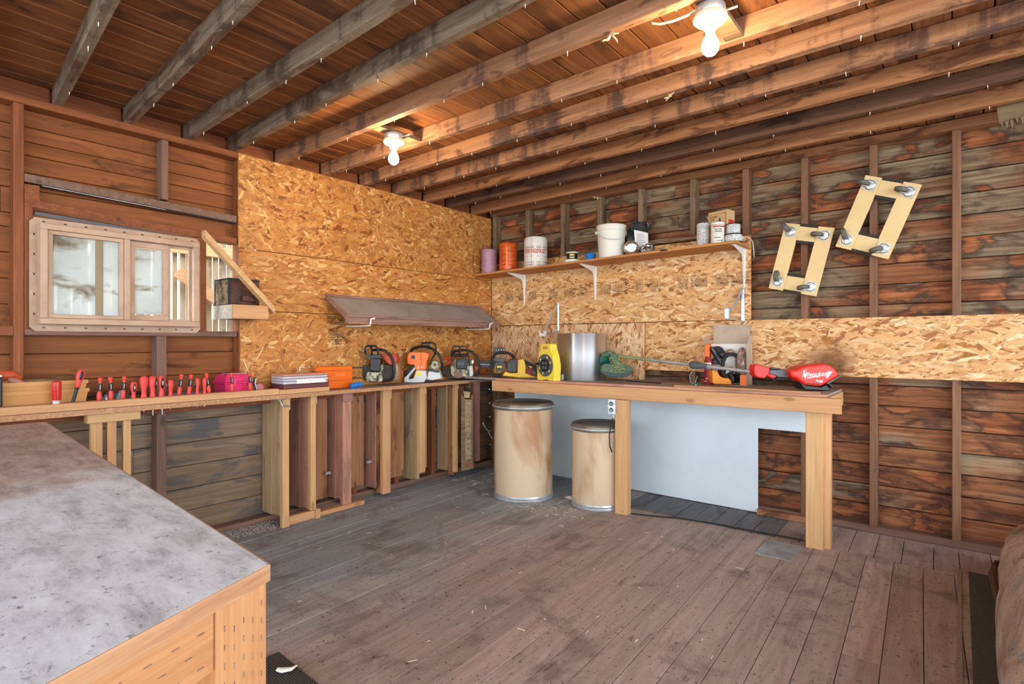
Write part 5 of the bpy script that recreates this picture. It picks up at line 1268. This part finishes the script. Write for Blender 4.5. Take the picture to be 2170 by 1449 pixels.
MB().lathe([(.005, -.02), (.0075, .0), (.0075, .066), (.011, .068), (.011, .072), (.006, .074)], 12).build('black_shaft', 'black', t, smooth=40)
MB().lathe([(.009, .0745), (.012, .078), (.010, .092), (.012, .104), (.0175, .124), (.0180, .142), (.014, .158), (.001, .163)], 18).build('grip', 'tool_red', t, smooth=60)
MB().ell((.0145, 0, .134), (.006, .0075, .022), 8).build('black_inlay', 'black', t, smooth=60)
thin_driver(-3.282, -3, 'thin red-black-red screwdriver, first right of the tall one')
thin_driver(-3.231, 1, 'thin red-black-red screwdriver, second right of the tall one')
thin_driver(-3.180, -4, 'thin red-black-red screwdriver just left of the small fat-handled one', .117)
fat_driver(-3.131, .78, 0, 'small red screwdriver with black oval inlay, leftmost fat handle')
fat_driver(-3.084, 1.03, 110, 'large dusty red screwdriver handle without visible inlay')
fat_driver(-3.043, 1.02, 40, 'large red screwdriver with inlay turned right, left of the stud')
fat_driver(-3.000, 1.02, 0, 'large red screwdriver with inlay facing out, in front of the stud')
fat_driver(-2.955, .80, -95, 'small red screwdriver with inlay turned left, right of the stud')
thin_driver(-2.913, -7, 'thin screwdriver leaning, just right of the stud', .116)
thin_driver(-2.862, -7, 'thin leaning screwdriver in front of the blue-grey tube', .112)
fat_driver(-2.817, .82, -80, 'medium red screwdriver with dark left edge before the tube end', wide=.85)
fat_driver(-2.778, .80, 55, 'medium red screwdriver with dark right edge before the tube end', wide=.8)
thin_driver(-2.752, 8, 'thin screwdriver leaning left, touching the toolbox corner', .117)
thin_driver(-2.622, 2, 'thin screwdriver standing before the middle of the pink toolbox', .112)
thin_driver(-2.512, 3, 'thin screwdriver standing before the right end of the pink toolbox', .104)
t = thing('flat_tool', 'black and silver folded tool standing right of the pink toolbox', 'tool', (.215, -2.485, RT), R(0))
MB().tube([(0, .008, 0), (0, -.002, .03), (0, -.004, .05), (0, .004, .078)], .006, 8).build('black_arm', 'black', t, smooth=60)
MB().tube([(0, .016, 0), (0, .006, .04), (0, .010, .07)], .004, 8).build('steel_arm', 'steel', t, smooth=60)
o = MB().ell((0, 0, .035), (.015, .030, .036), 10).build('pink_handle', 'pink_dust', smooth=60); o.location = (.17, -2.43, ZL+.004); tag(o, 'rounded dusty pink handle between the toolbox and the clear case', 'handle')
# tools lying behind the row
t = thing('angle_grinder', 'dark angle grinder with black disc lying behind the thin screwdrivers', 'grinder', (.11, -3.20, ZL))
MB().lathe([(.001, 0), (.055, 0), (.058, .004), (.055, .008), (.001, .012)], 28).xf(Matrix.Translation((0, -.075, .055)) @ Matrix.Rotation(R(12), 4, 'X')).build('disc', 'black', t, smooth=40)
MB().tube([(0, -.05, .032), (0, -.02, .036), (0, .03, .034), (0, .10, .030)], [.026, .032, .028, .022], 14).build('motor_body', 'slate', t, smooth=60)
MB().cyl((.0, -.035, .032), (.0, -.025, .032), .034, n=18).build('steel_ring', 'steel', t, smooth=40)
MB().tube([(.02, .10, .02), (.03, .13, .035), (.02, .16, .015), (.01, .19, .01)], .008, 8).build('lead', 'black_soft', t, smooth=60)
o = MB().lathe([(.001, 0), (.020, 0), (.021, .003), (.021, .055), (.012, .066), (.010, .078), (.001, .078)], 20).build('small_bottle', plain('blue_white_label', srgb(96, 140, 180), .4, mottle=.6, dark=srgb(210, 214, 214), mscale=30), smooth=40); o.location = (.165, -3.172, ZL); tag(o, 'small blue and white bottle behind the third thin screwdriver', 'bottle')
t = thing('steel_clamp', 'dark steel clamp heap behind the fat red screwdrivers', 'clamp', (.10, -3.09, ZL))
MB().tube([(0, -.05, .02), (.02, -.02, .055), (.02, .02, .06), (0, .06, .02)], .009, 8).build('jaw', 'black_soft', t, smooth=60)
MB().tube([(.03, -.06, .012), (.03, .09, .012)], .010, 10).build('spindle', 'slate', t, smooth=60)
MB().tube([(.0, -.03, .012), (-.02, .03, .02), (.0, .10, .014)], .011, 8).build('arm', 'steel', t, smooth=60)
t = thing('torch', 'blue-grey metal tube torch lying behind the leaning screwdrivers', 'torch', (.115, -2.93, ZL+.024))
MB().cyl((0, .0, 0), (0, .185, 0), .0205, n=20).build('tube', plain('blue_grey_paint', srgb(96, 116, 146), .4, mottle=.4, mscale=20), t, smooth=40)
MB().lathe([(.022, .0), (.026, .01), (.030, .035), (.026, .036), (.022, .030), (.001, .028)], 20).xf(Matrix.Translation((0, .187, 0)) @ Matrix.Rotation(R(-90), 4, 'X')).build('head', 'black', t, smooth=40)
# pink toolbox
t = thing('toolbox', 'faded pink plastic toolbox with grey-dusted lid', 'toolbox', (.095, -2.64, ZL))
def tap(x0, x1, y0, y1, z0, z1, k, m=None):
    m = m or MB(); dx, dy = (x1-x0)*k/2, (y1-y0)*k/2
    return m.add([(x0, y0, z0), (x1, y0, z0), (x1, y1, z0), (x0, y1, z0), (x0+dx, y0+dy, z1), (x1-dx, y0+dy, z1), (x1-dx, y1-dy, z1), (x0+dx, y1-dy, z1)], [(0, 3, 2, 1), (4, 5, 6, 7), (0, 1, 5, 4), (1, 2, 6, 5), (2, 3, 7, 6), (3, 0, 4, 7)])
tap(-.08, .08, 0, .165, .08, .0, .10, ).build('body', 'pink', t, bevel=.004)
MB().box(-.088, .088, -.008, .173, .0805, .0905).build('rim', 'pink', t, bevel=.003)
tap(-.082, .082, -.002, .167, .091, .134, .16).build('lid', 'pink', t, bevel=.005)
tap(-.060, .045, .03, .145, .1345, .143, .16).build('lid_top', 'pink_dust', t, bevel=.003)
MB().box(.012, .028, .018, .050, .1343, .1372).build('slot', 'black', t); MB().box(-.03, -.012, .035, .06, .1432, .1445).build('slot', 'black', t)
for y in (.055, .115): MB().box(.0822, .0895, y-.010, y+.010, .066, .108).build('front_rib', 'pink', t, bevel=.002)
# clear organiser case
t = thing('organiser_case', 'stack of milky plastic organiser trays on a maroon base', 'case', (.165, -2.315, .9055))
z = .0
for i, (h, mt, g_) in enumerate(((.030, 'maroon', 0), (.019, 'milky', .004), (.017, 'milky', .002), (.017, 'milky', .006), (.013, 'pinkclear', .003))):
    if mt == 'pinkclear': M[mt] = plain('pinkish_clear_lid', srgb(214, 150, 132), .25, mottle=.3, mscale=6)
    MB().box(-.085+g_, .09-g_, .004, .330-g_, z, z+h-.0015).build('tray', mt, t, bevel=.012 if i else .006, seg=3); z += h
MB().box(.088, .0915, .09, .30, .032, .060).build('white_label', 'paper', t)
t = thing('chisel_grip', 'bright blue plastic handle lying at the front of the bench', 'handle', (.205, -1.735, ZL))
MB().tube([(0, -.045, .018), (0, -.02, .022), (.0, .03, .026), (0, .058, .030)], [.015, .018, .017, .012], 12).build('blue_grip', 'blue', t, smooth=60)
MB().box(-.012, .014, -.046, .034, .0, .006).build('blue_foot', 'blue', t, bevel=.002)
MB().tube([(0, .058, .030), (0, .085, .030)], .002, 6).build('steel_pin', 'steel', t)
o = MB().tube([(0, 0, 0), (.002, .0, .028), (.006, .012, .03), (.006, .03, .024)], .004, 8).build('wall_hook', 'white_metal', smooth=60); o.location = (.006, -2.06, 1.005); tag(o, 'small white hook on the strand board above the organiser trays', 'hook')
o = MB().tube([(0, 0, 0), (.003, .012, -.03), (.004, .03, -.075)], .0025, 6).build('loose_string', 'white', smooth=60); o.location = (.006, -2.452, 1.09); tag(o, 'short white string hanging at the panel edge over the pink toolbox', 'string')

# ================================================================== THINGS ON THE BACK BENCH
ZR = .9065
t = thing('cord_reel', 'yellow cord reel with black socket disc beside the aluminium roll', 'reel', at(1163, 806, 4.38), YAW-R(52))
t.location.z = ZR
hw = .10
MB().prism([(-hw, .0), (-.035, .0), (-.03, .006), (.03, .006), (.035, .0), (hw, .0), (hw+.004, .12), (.085, .20), (.062, .245), (.055, .285), (.045, .290), (-.045, .290), (-.055, .285), (-.062, .245), (-.085, .20), (-hw-.004, .12)], -.035, .035, 'y').build('shell', 'paleyellow', t, bevel=.006)
MB().prism([(-.028, .246), (.028, .246), (.031, .258), (.022, .270), (-.022, .270), (-.031, .258)], -.0365, .0365, 'y').build('hand_hole', 'tote', t)
dc = MB().cyl((0, -.0355, .120), (0, -.042, .120), .088, n=40).build('disc', 'slate', t, smooth=40)
MB().cyl((0, -.0425, .120), (0, -.046, .120), .050, n=32).build('socket_face', 'black', dc, smooth=40)
m = MB()
for a in (45, 135, 225, 315): m.cyl((.024*math.cos(R(a)), -.0462, .12+.024*math.sin(R(a))), (.024*math.cos(R(a)), -.0475, .12+.024*math.sin(R(a))), .014, n=16)
o = m.build('sockets', 'slate', dc); o['kind'] = 'stuff'
m = MB()
for a in (20, 65, 140, 200, 250, 320): m.ell((.068*math.cos(R(a)), -.0428, .12+.068*math.sin(R(a))), (.007, .0015, .010), 6)
o = m.build('marks', 'paleyellow', dc); o['kind'] = 'stuff'
MB().cyl((-.07, -.043, .13), (-.07, -.075, .13), .009, n=12).build('winding_knob', 'black', t, smooth=40)
t = thing('sheet_roll', 'tall open roll of bright aluminium flashing on the back bench', 'metal roll', (1.205, -.262, ZR), R(0))
r0 = .203; vs = []; n = 90; a0 = R(218)
for i in range(n+1):
    a = a0+2*math.pi*1.08*i/n; rr = r0-.010*i/n
    vs += [(rr*math.cos(a), rr*math.sin(a), 0), (rr*1.01*math.cos(a), rr*1.01*math.sin(a), .372)]
m = MB().add(vs, [(2*i, 2*i+2, 2*i+3, 2*i+1) for i in range(n)])
o = m.build('rolled_sheet', 'bright_alu', t, smooth=60); md = o.modifiers.new('thick', 'SOLIDIFY'); md.thickness = .0012
o = MB().prism([(0, .0), (.09, .0), (.10, .05), (.0, .012)], -.004, 0, 'y').build('offcut', 'bright_alu'); o.location = (1.075, -.50, ZR); o.rotation_euler = (0, 0, YAW-R(10)); tag(o, 'small bent aluminium offcut at the foot of the big roll', 'offcut')
o = MB().lathe([(.016, 0), (.018, 0), (.018, .022), (.016, .022)], 20, cap=False).box(-.008, .008, -.026, -.017, .003, .019).build('hose_clamp', 'steel', smooth=30); o.location = (1.125, -.545, ZR); tag(o, 'small steel hose clamp between reel and aluminium roll', 'clamp')

# string trimmer: guard and head left of the shaft, red motor at the right
A0 = (1320, 800, 4.36)
f = Fig(1100, 690, 8.346, *A0)
t = f.thing('string_trimmer', 'long red-headed cordless string trimmer lying along the back bench', 'trimmer')
DY = 3.42-4.36
m = f.poly([(1480, 700), (1520, 668), (1640, 675), (1850, 690), (1960, 700), (2025, 770), (2000, 850), (1900, 900), (1700, 915), (1550, 880), (1450, 830)], -.05, .05)
m.build('guard', 'green', t, bevel=.008)
f.poly([(1450, 835), (1460, 800), (1600, 835), (1800, 850), (2010, 790), (2000, 850), (1900, 905), (1700, 920), (1550, 890)], -.055, .02).build('guard_rim', plain('dark_guard_rim', srgb(48, 64, 68), .5), t, bevel=.003)
f.poly([(1600, 500), (1720, 490), (1740, 580), (1880, 720), (1900, 800), (1740, 800), (1650, 640)], -.068, .0).build('guard_neck', 'green', t, bevel=.006)
MB().tube([f(1480, 520, .02), f(1600, 500, .0), f(1700, 520, -.01)], [.022, .03, .018], 14).build('gear_case', 'green', t, smooth=60)
f.poly([(1540, 480), (1590, 430), (1640, 450), (1670, 500), (1600, 540)], -.03, .02).build('gear_bracket', 'green', t, bevel=.004)
MB().tube([f(1500, 570, .03), f(1530, 660, .0)], [.035, .040], 20).build('line_spool', 'teal', t, smooth=40)
q = random.Random(77); m = MB()
for i in range(70):
    a = f(1620+q.uniform(0, 260), 560+q.uniform(0, 260), -.073+q.uniform(0, .01)); m.tube([a, (a[0]+q.uniform(-.02, .02), a[1]+q.uniform(-.006, .002), a[2]+q.uniform(-.012, .012))], .0009, 3)
o = m.build('grass_clippings', 'paleyellow', t); o['kind'] = 'stuff'
g = Fig(1600, 740, 9.04, *A0); h = Fig(1460, 730, 13.5625, *A0)
pA = f(1700, 530, -.01); pC = g(20, 440, DY+.08)
lerp = lambda k: tuple(a+(b-a)*k for a, b in zip(pA, pC))
MB().tube([lerp(0), lerp(.30)], .0125, 14).build('dusty_shaft', plain('green_dusted_tube', srgb(142, 148, 108), .5), t, smooth=60)
MB().tube([lerp(.3005), lerp(1)], .0125, 14).build('steel_shaft', 'steel', t, smooth=60)
k0 = .56
MB().tube([lerp(.585), lerp(.60), lerp(.635), lerp(.67), lerp(.70)], [.016, .028, .026, .018, .017], 14).build('foam_grip', 'slate', t, smooth=60)
for k in (.705, .712): MB().tube([lerp(k), lerp(k+.003)], .019, 14).build('clamp_ring', 'steel', t, smooth=60)
D1 = DY-.01
g.poly([(0, 300), (60, 285), (280, 345), (290, 400), (270, 470), (350, 480), (420, 510), (400, 550), (330, 555), (230, 510), (190, 560), (60, 545), (0, 500), (-20, 400)], D1+.04, D1+.12).build('red_coupler', 'red', t, bevel=.010)
g.poly([(290, 395), (500, 395), (680, 405), (690, 545), (420, 525), (420, 505), (270, 465)], D1+.055, D1+.105).build('rear_grip', 'slate', t, bevel=.008)
g.poly([(280, 350), (440, 360), (500, 370), (505, 388), (300, 388)], D1+.06, D1+.10).build('lock_lever', 'black', t, bevel=.003)
g.poly([(240, 515), (360, 565), (370, 600), (430, 540), (690, 560), (700, 580), (560, 585), (430, 575), (370, 606)], D1+.07, D1+.09).build('trigger', 'black_soft', t, bevel=.002)
m = MB(); out = [(672, 405), (800, 395), (880, 345), (1000, 310), (1330, 275), (1440, 300), (1530, 370), (1635, 490), (1600, 530), (1400, 640), (1270, 715), (960, 680), (860, 610), (790, 560), (700, 540)]
g.poly(out, D1, D1+.14).build('motor_housing', 'red', t, bevel=.016, seg=3)
g.poly([(850, 620), (960, 690), (1270, 725), (1370, 680), (1440, 770), (1440, 795), (960, 775), (900, 700)], D1+.01, D1+.13).build('battery_foot', 'black', t, bevel=.006)
g.poly([(1390, 650), (1470, 670), (1530, 750), (1480, 745)], D1+.03, D1+.10).build('battery_latch', 'black', t, bevel=.003)
g.poly([(1370, 650), (1635, 500), (1640, 515), (1400, 668)], D1+.004, D1+.13).build('grey_seam', 'slate', t)
yf = D1-.0005
def gp(x, y, d=0): return g(x, y, yf-d)
text('Milwaukee', .0445, 'white', t, frame(gp(1135, 478), (1, 0, .05), (0, 0, 1)), 'logo_lettering', shear=.3, bold=.0002, sx=.80)
g.poly([(990, 545), (1150, 515), (1160, 525), (1290, 500), (1190, 540), (1170, 532), (1010, 560)], yf-.0008, yf).build('lightning_stroke', 'white', t)
g.poly([(925, 400), (975, 395), (945, 450), (975, 560), (955, 570), (935, 480)], yf-.0008, yf).build('pale_flash', 'milky', t)
g.poly([(1400, 420), (1490, 430), (1430, 500), (1400, 545), (1350, 545), (1370, 480)], yf-.0008, yf).build('pale_flash', 'milky', t)
text('FUEL', .017, 'white', t, frame(gp(1230, 612), (1, 0, -.12), (0, 0, 1)), 'small_lettering', shear=.3, bold=.0006, sx=1.25)
m = MB()
for r_ in range(3):
    for x0, x1 in ((985, 1065), (1100, 1215)):
        dx = r_*12; k_ = g.poly([(x0+dx-10, 608+r_*24), (x1+dx-10, 620+r_*26), (x1+dx-6, 630+r_*26), (x0+dx-6, 618+r_*24)], yf-.0006, yf); m.add(k_.v, k_.f)
o = m.build('vent_slots', 'black', t); o['kind'] = 'stuff'

# open carton against the wall with its contents
t = thing('open_carton', 'open carton with raised card flap standing behind the small orange saw', 'box', (2.185, -.168, ZR))
bw, bd, bh = .29, .125, .29
MB().box(0, bw, 0, bd, 0, .003).build('carton_floor', 'carton_grey', t)
MB().box(0, bw, bd-.003, bd, .0035, bh).build('back_panel', 'paper', t)
MB().box(0, .003, 0, bd-.0035, .0035, bh).build('side_panel', 'orange', t); MB().box(bw-.003, bw, 0, bd-.0035, .0035, bh).build('side_panel', 'carton_grey', t)
MB().box(.004, .034, -.001, .002, .0035, bh-.01).build('front_edge', 'orange', t); MB().box(bw-.045, bw-.004, -.001, .002, .0035, .075).build('front_edge', 'orange', t)
fp = [(.018, 0), (.275, 0), (.275, .128), (.268, .138), (.025, .138), (.018, .128)]
o = MB().prism(fp, 0, .003, 'y').build('top_flap', 'carton_grey', t); o.location = (0, bd-.004, bh+.001); o.rotation_euler = (R(-6), 0, 0)
o = MB().prism([(0, 0), (.10, 0), (.08, .05), (.02, .05)], 0, .003, 'x').build('side_flap', 'carton_grey', t); o.location = (-.002, .008, bh+.001); o.rotation_euler = (0, R(-14), 0)
o = MB().prism([(0, 0), (.10, 0), (.08, .06), (.02, .06)], 0, .003, 'x').build('side_flap', 'carton_grey', t); o.location = (bw-.001, .008, bh+.001); o.rotation_euler = (0, R(14), 0)
pbg = MB().ell((0, 0, 0), (.045, .035, .10), 9); q = random.Random(19); pbg.v = [(x+q.uniform(-.012, .012), y+q.uniform(-.010, .010), z+q.uniform(-.012, .012)) for x, y, z in pbg.v]
M['film'] = plain('crinkled_clear_film', srgb(190, 168, 158), .2, .2, mottle=.7, dark=srgb(110, 80, 66), mscale=26)
o = pbg.build('plastic_bag', 'film', smooth=20); o.location = (2.425, -.10, ZR+.155); tag(o, 'crinkled clear plastic bag in the right side of the open carton', 'bag')
o = MB().ell((0, 0, 0), (.030, .025, .022), 8).build('paper_wad', 'film', smooth=20); o.location = (2.335, -.085, ZR+.232); tag(o, 'small grey crumpled wad against the back of the carton', 'wad')
t = thing('printed_bottle', 'red and white printed bottle in the left of the open carton', 'bottle', (2.222, -.205, ZR))
MB().lathe([(.001, 0), (.027, 0), (.028, .004), (.026, .085), (.027, .10), (.027, .165), (.018, .19), (.016, .20), (.001, .20)], 24).build('bottle_body', 'dark_red', t, smooth=40)
m = MB(); band(m, .112, .045, -2.9, -.4, .0272); m.build('white_label', 'paper', t)
m = MB()
for a_ in (-2.1, -1.9, -1.7, -1.5): band(m, .120, .022, a_, a_+.10, .0278)
o = m.build('black_print', 'ink', t); o['kind'] = 'stuff'
m = MB(); band(m, .02, .012, -2.4, -1.6, .0285); band(m, .04, .01, -2.0, -1.2, .0280); m.build('pink_flash', 'pink_dust', t)
# charger / battery shell leaning in the carton
f = Fig(1460, 730, 13.5625, 1550, 811, 3.90)
t = Fig(1460, 730, 13.5625, 1520, 780, 4.02).thing('battery_charger', 'black ribbed charger unit leaning in the open carton', 'charger')
f4 = Fig(1460, 730, 13.5625, 1520, 780, 4.02)
f4.poly([(605, 90), (690, 55), (985, 490), (905, 590)], -.03, .005).build('ribbed_face', 'black', t, bevel=.003)
f4.poly([(720, 80), (860, 40), (960, 90), (1060, 250), (1060, 330), (960, 420), (900, 330)], -.02, .02).build('body', 'black_soft', t, bevel=.004)
f4.poly([(880, 280), (990, 230), (1050, 300), (960, 330)], -.026, -.021).build('grey_label', 'slate', t)
f4.poly([(660, 470), (760, 390), (900, 580), (690, 560)], -.02, .02).build('lower_wedge', 'black', t, bevel=.004)
m = MB()
for i in range(7): k_ = f4.poly([(680+i*36, 150+i*56), (690+i*36, 143+i*56), (698+i*36, 152+i*56), (688+i*36, 160+i*56)], -.033, -.031); m.add(k_.v, k_.f)
o = m.build('rivets', 'steel', t); o['kind'] = 'stuff'
# small orange saw in front of the carton
t = f.thing('chainsaw', 'small orange and black chainsaw in front of the open carton', 'chainsaw', group='chainsaws on the benches')
f.poly([(668, 735), (815, 765), (850, 830), (900, 905), (1000, 960), (1150, 968), (1215, 1030), (1235, 1140), (1215, 1152), (725, 1135), (690, 1090)], -.05, .03).build('orange_body', plain('amber_orange_plastic', srgb(240, 150, 34), .4), t, bevel=.006)
f.tube([(1100, 930, -.02), (1010, 900, -.03), (965, 820, -.035), (960, 680, -.035), (985, 480, -.03), (1040, 350, -.02), (1140, 285, -.01), (1270, 280, .0), (1380, 320, .01), (1450, 420, .02), (1475, 560, .03), (1470, 660, .035)], .0135, 12).build('wrap_handle', 'black_soft', t, smooth=60)
f.poly([(900, 720), (960, 900), (1020, 950), (1180, 960), (1150, 880), (1060, 850), (980, 700)], -.03, .03).build('black_cowl', 'black', t, bevel=.004)
f.poly([(1160, 880), (1215, 800), (1310, 930), (1330, 1040), (1235, 1105), (1215, 1020)], -.045, -.005).build('rear_grip', 'black', t, bevel=.006)
MB().tube([f(1290, 960, .0), f(1400, 950, .01), f(1500, 930, .02)], [.036, .040, .038], 18).build('motor_barrel', 'black', t, smooth=50)
f.poly([(1100, 700), (1250, 640), (1340, 700), (1330, 860), (1180, 820), (1080, 800)], -.015, .03).build('gear_block', 'slate', t, bevel=.004)
f.poly([(1085, 700), (1160, 705), (1160, 790), (1060, 830)], -.03, -.016).build('pale_bracket', 'lightgrey', t, bevel=.002)
f.tube([(1230, 800, -.02), (1300, 740, -.02), (1400, 760, .0), (1440, 840, .01)], .008, 8).build('cable_loop', 'black_soft', t, smooth=60)
# little green clamp with wire, cut reel of line on the bench
t = thing('green_clip', 'small dark green plastic clip with curled wire on the bench', 'clip', at(1478, 811, 3.82), YAW); t.location.z = ZR
MB().ell((.0, 0, .010), (.028, .013, .010), 8).build('clip_body', 'teal', t, smooth=60)
MB().ell((-.016, -.012, .008), (.008, .005, .007), 8).build('clip_eye', 'steel', t, smooth=60)
MB().tube([(-.02, 0, .012), (-.05, .0, .03), (-.055, .0, .07), (-.03, .0, .11), (-.005, 0, .12)], .0010, 5).tube([(-.02, 0, .014), (-.01, .0, .04), (.0, 0, .07)], .0010, 5).build('wire', 'steel', t)
o = MB().prism([(0, 0), (.30, 0), (.30, .008), (0, .008)], 0, .02, 'y').build('dark_rod', 'black_soft', bevel=.002); o.location = (1.62, -.30, ZR); o.rotation_euler = (0, 0, R(-6)); tag(o, 'dark flat rod lying on the middle of the back bench', 'rod')
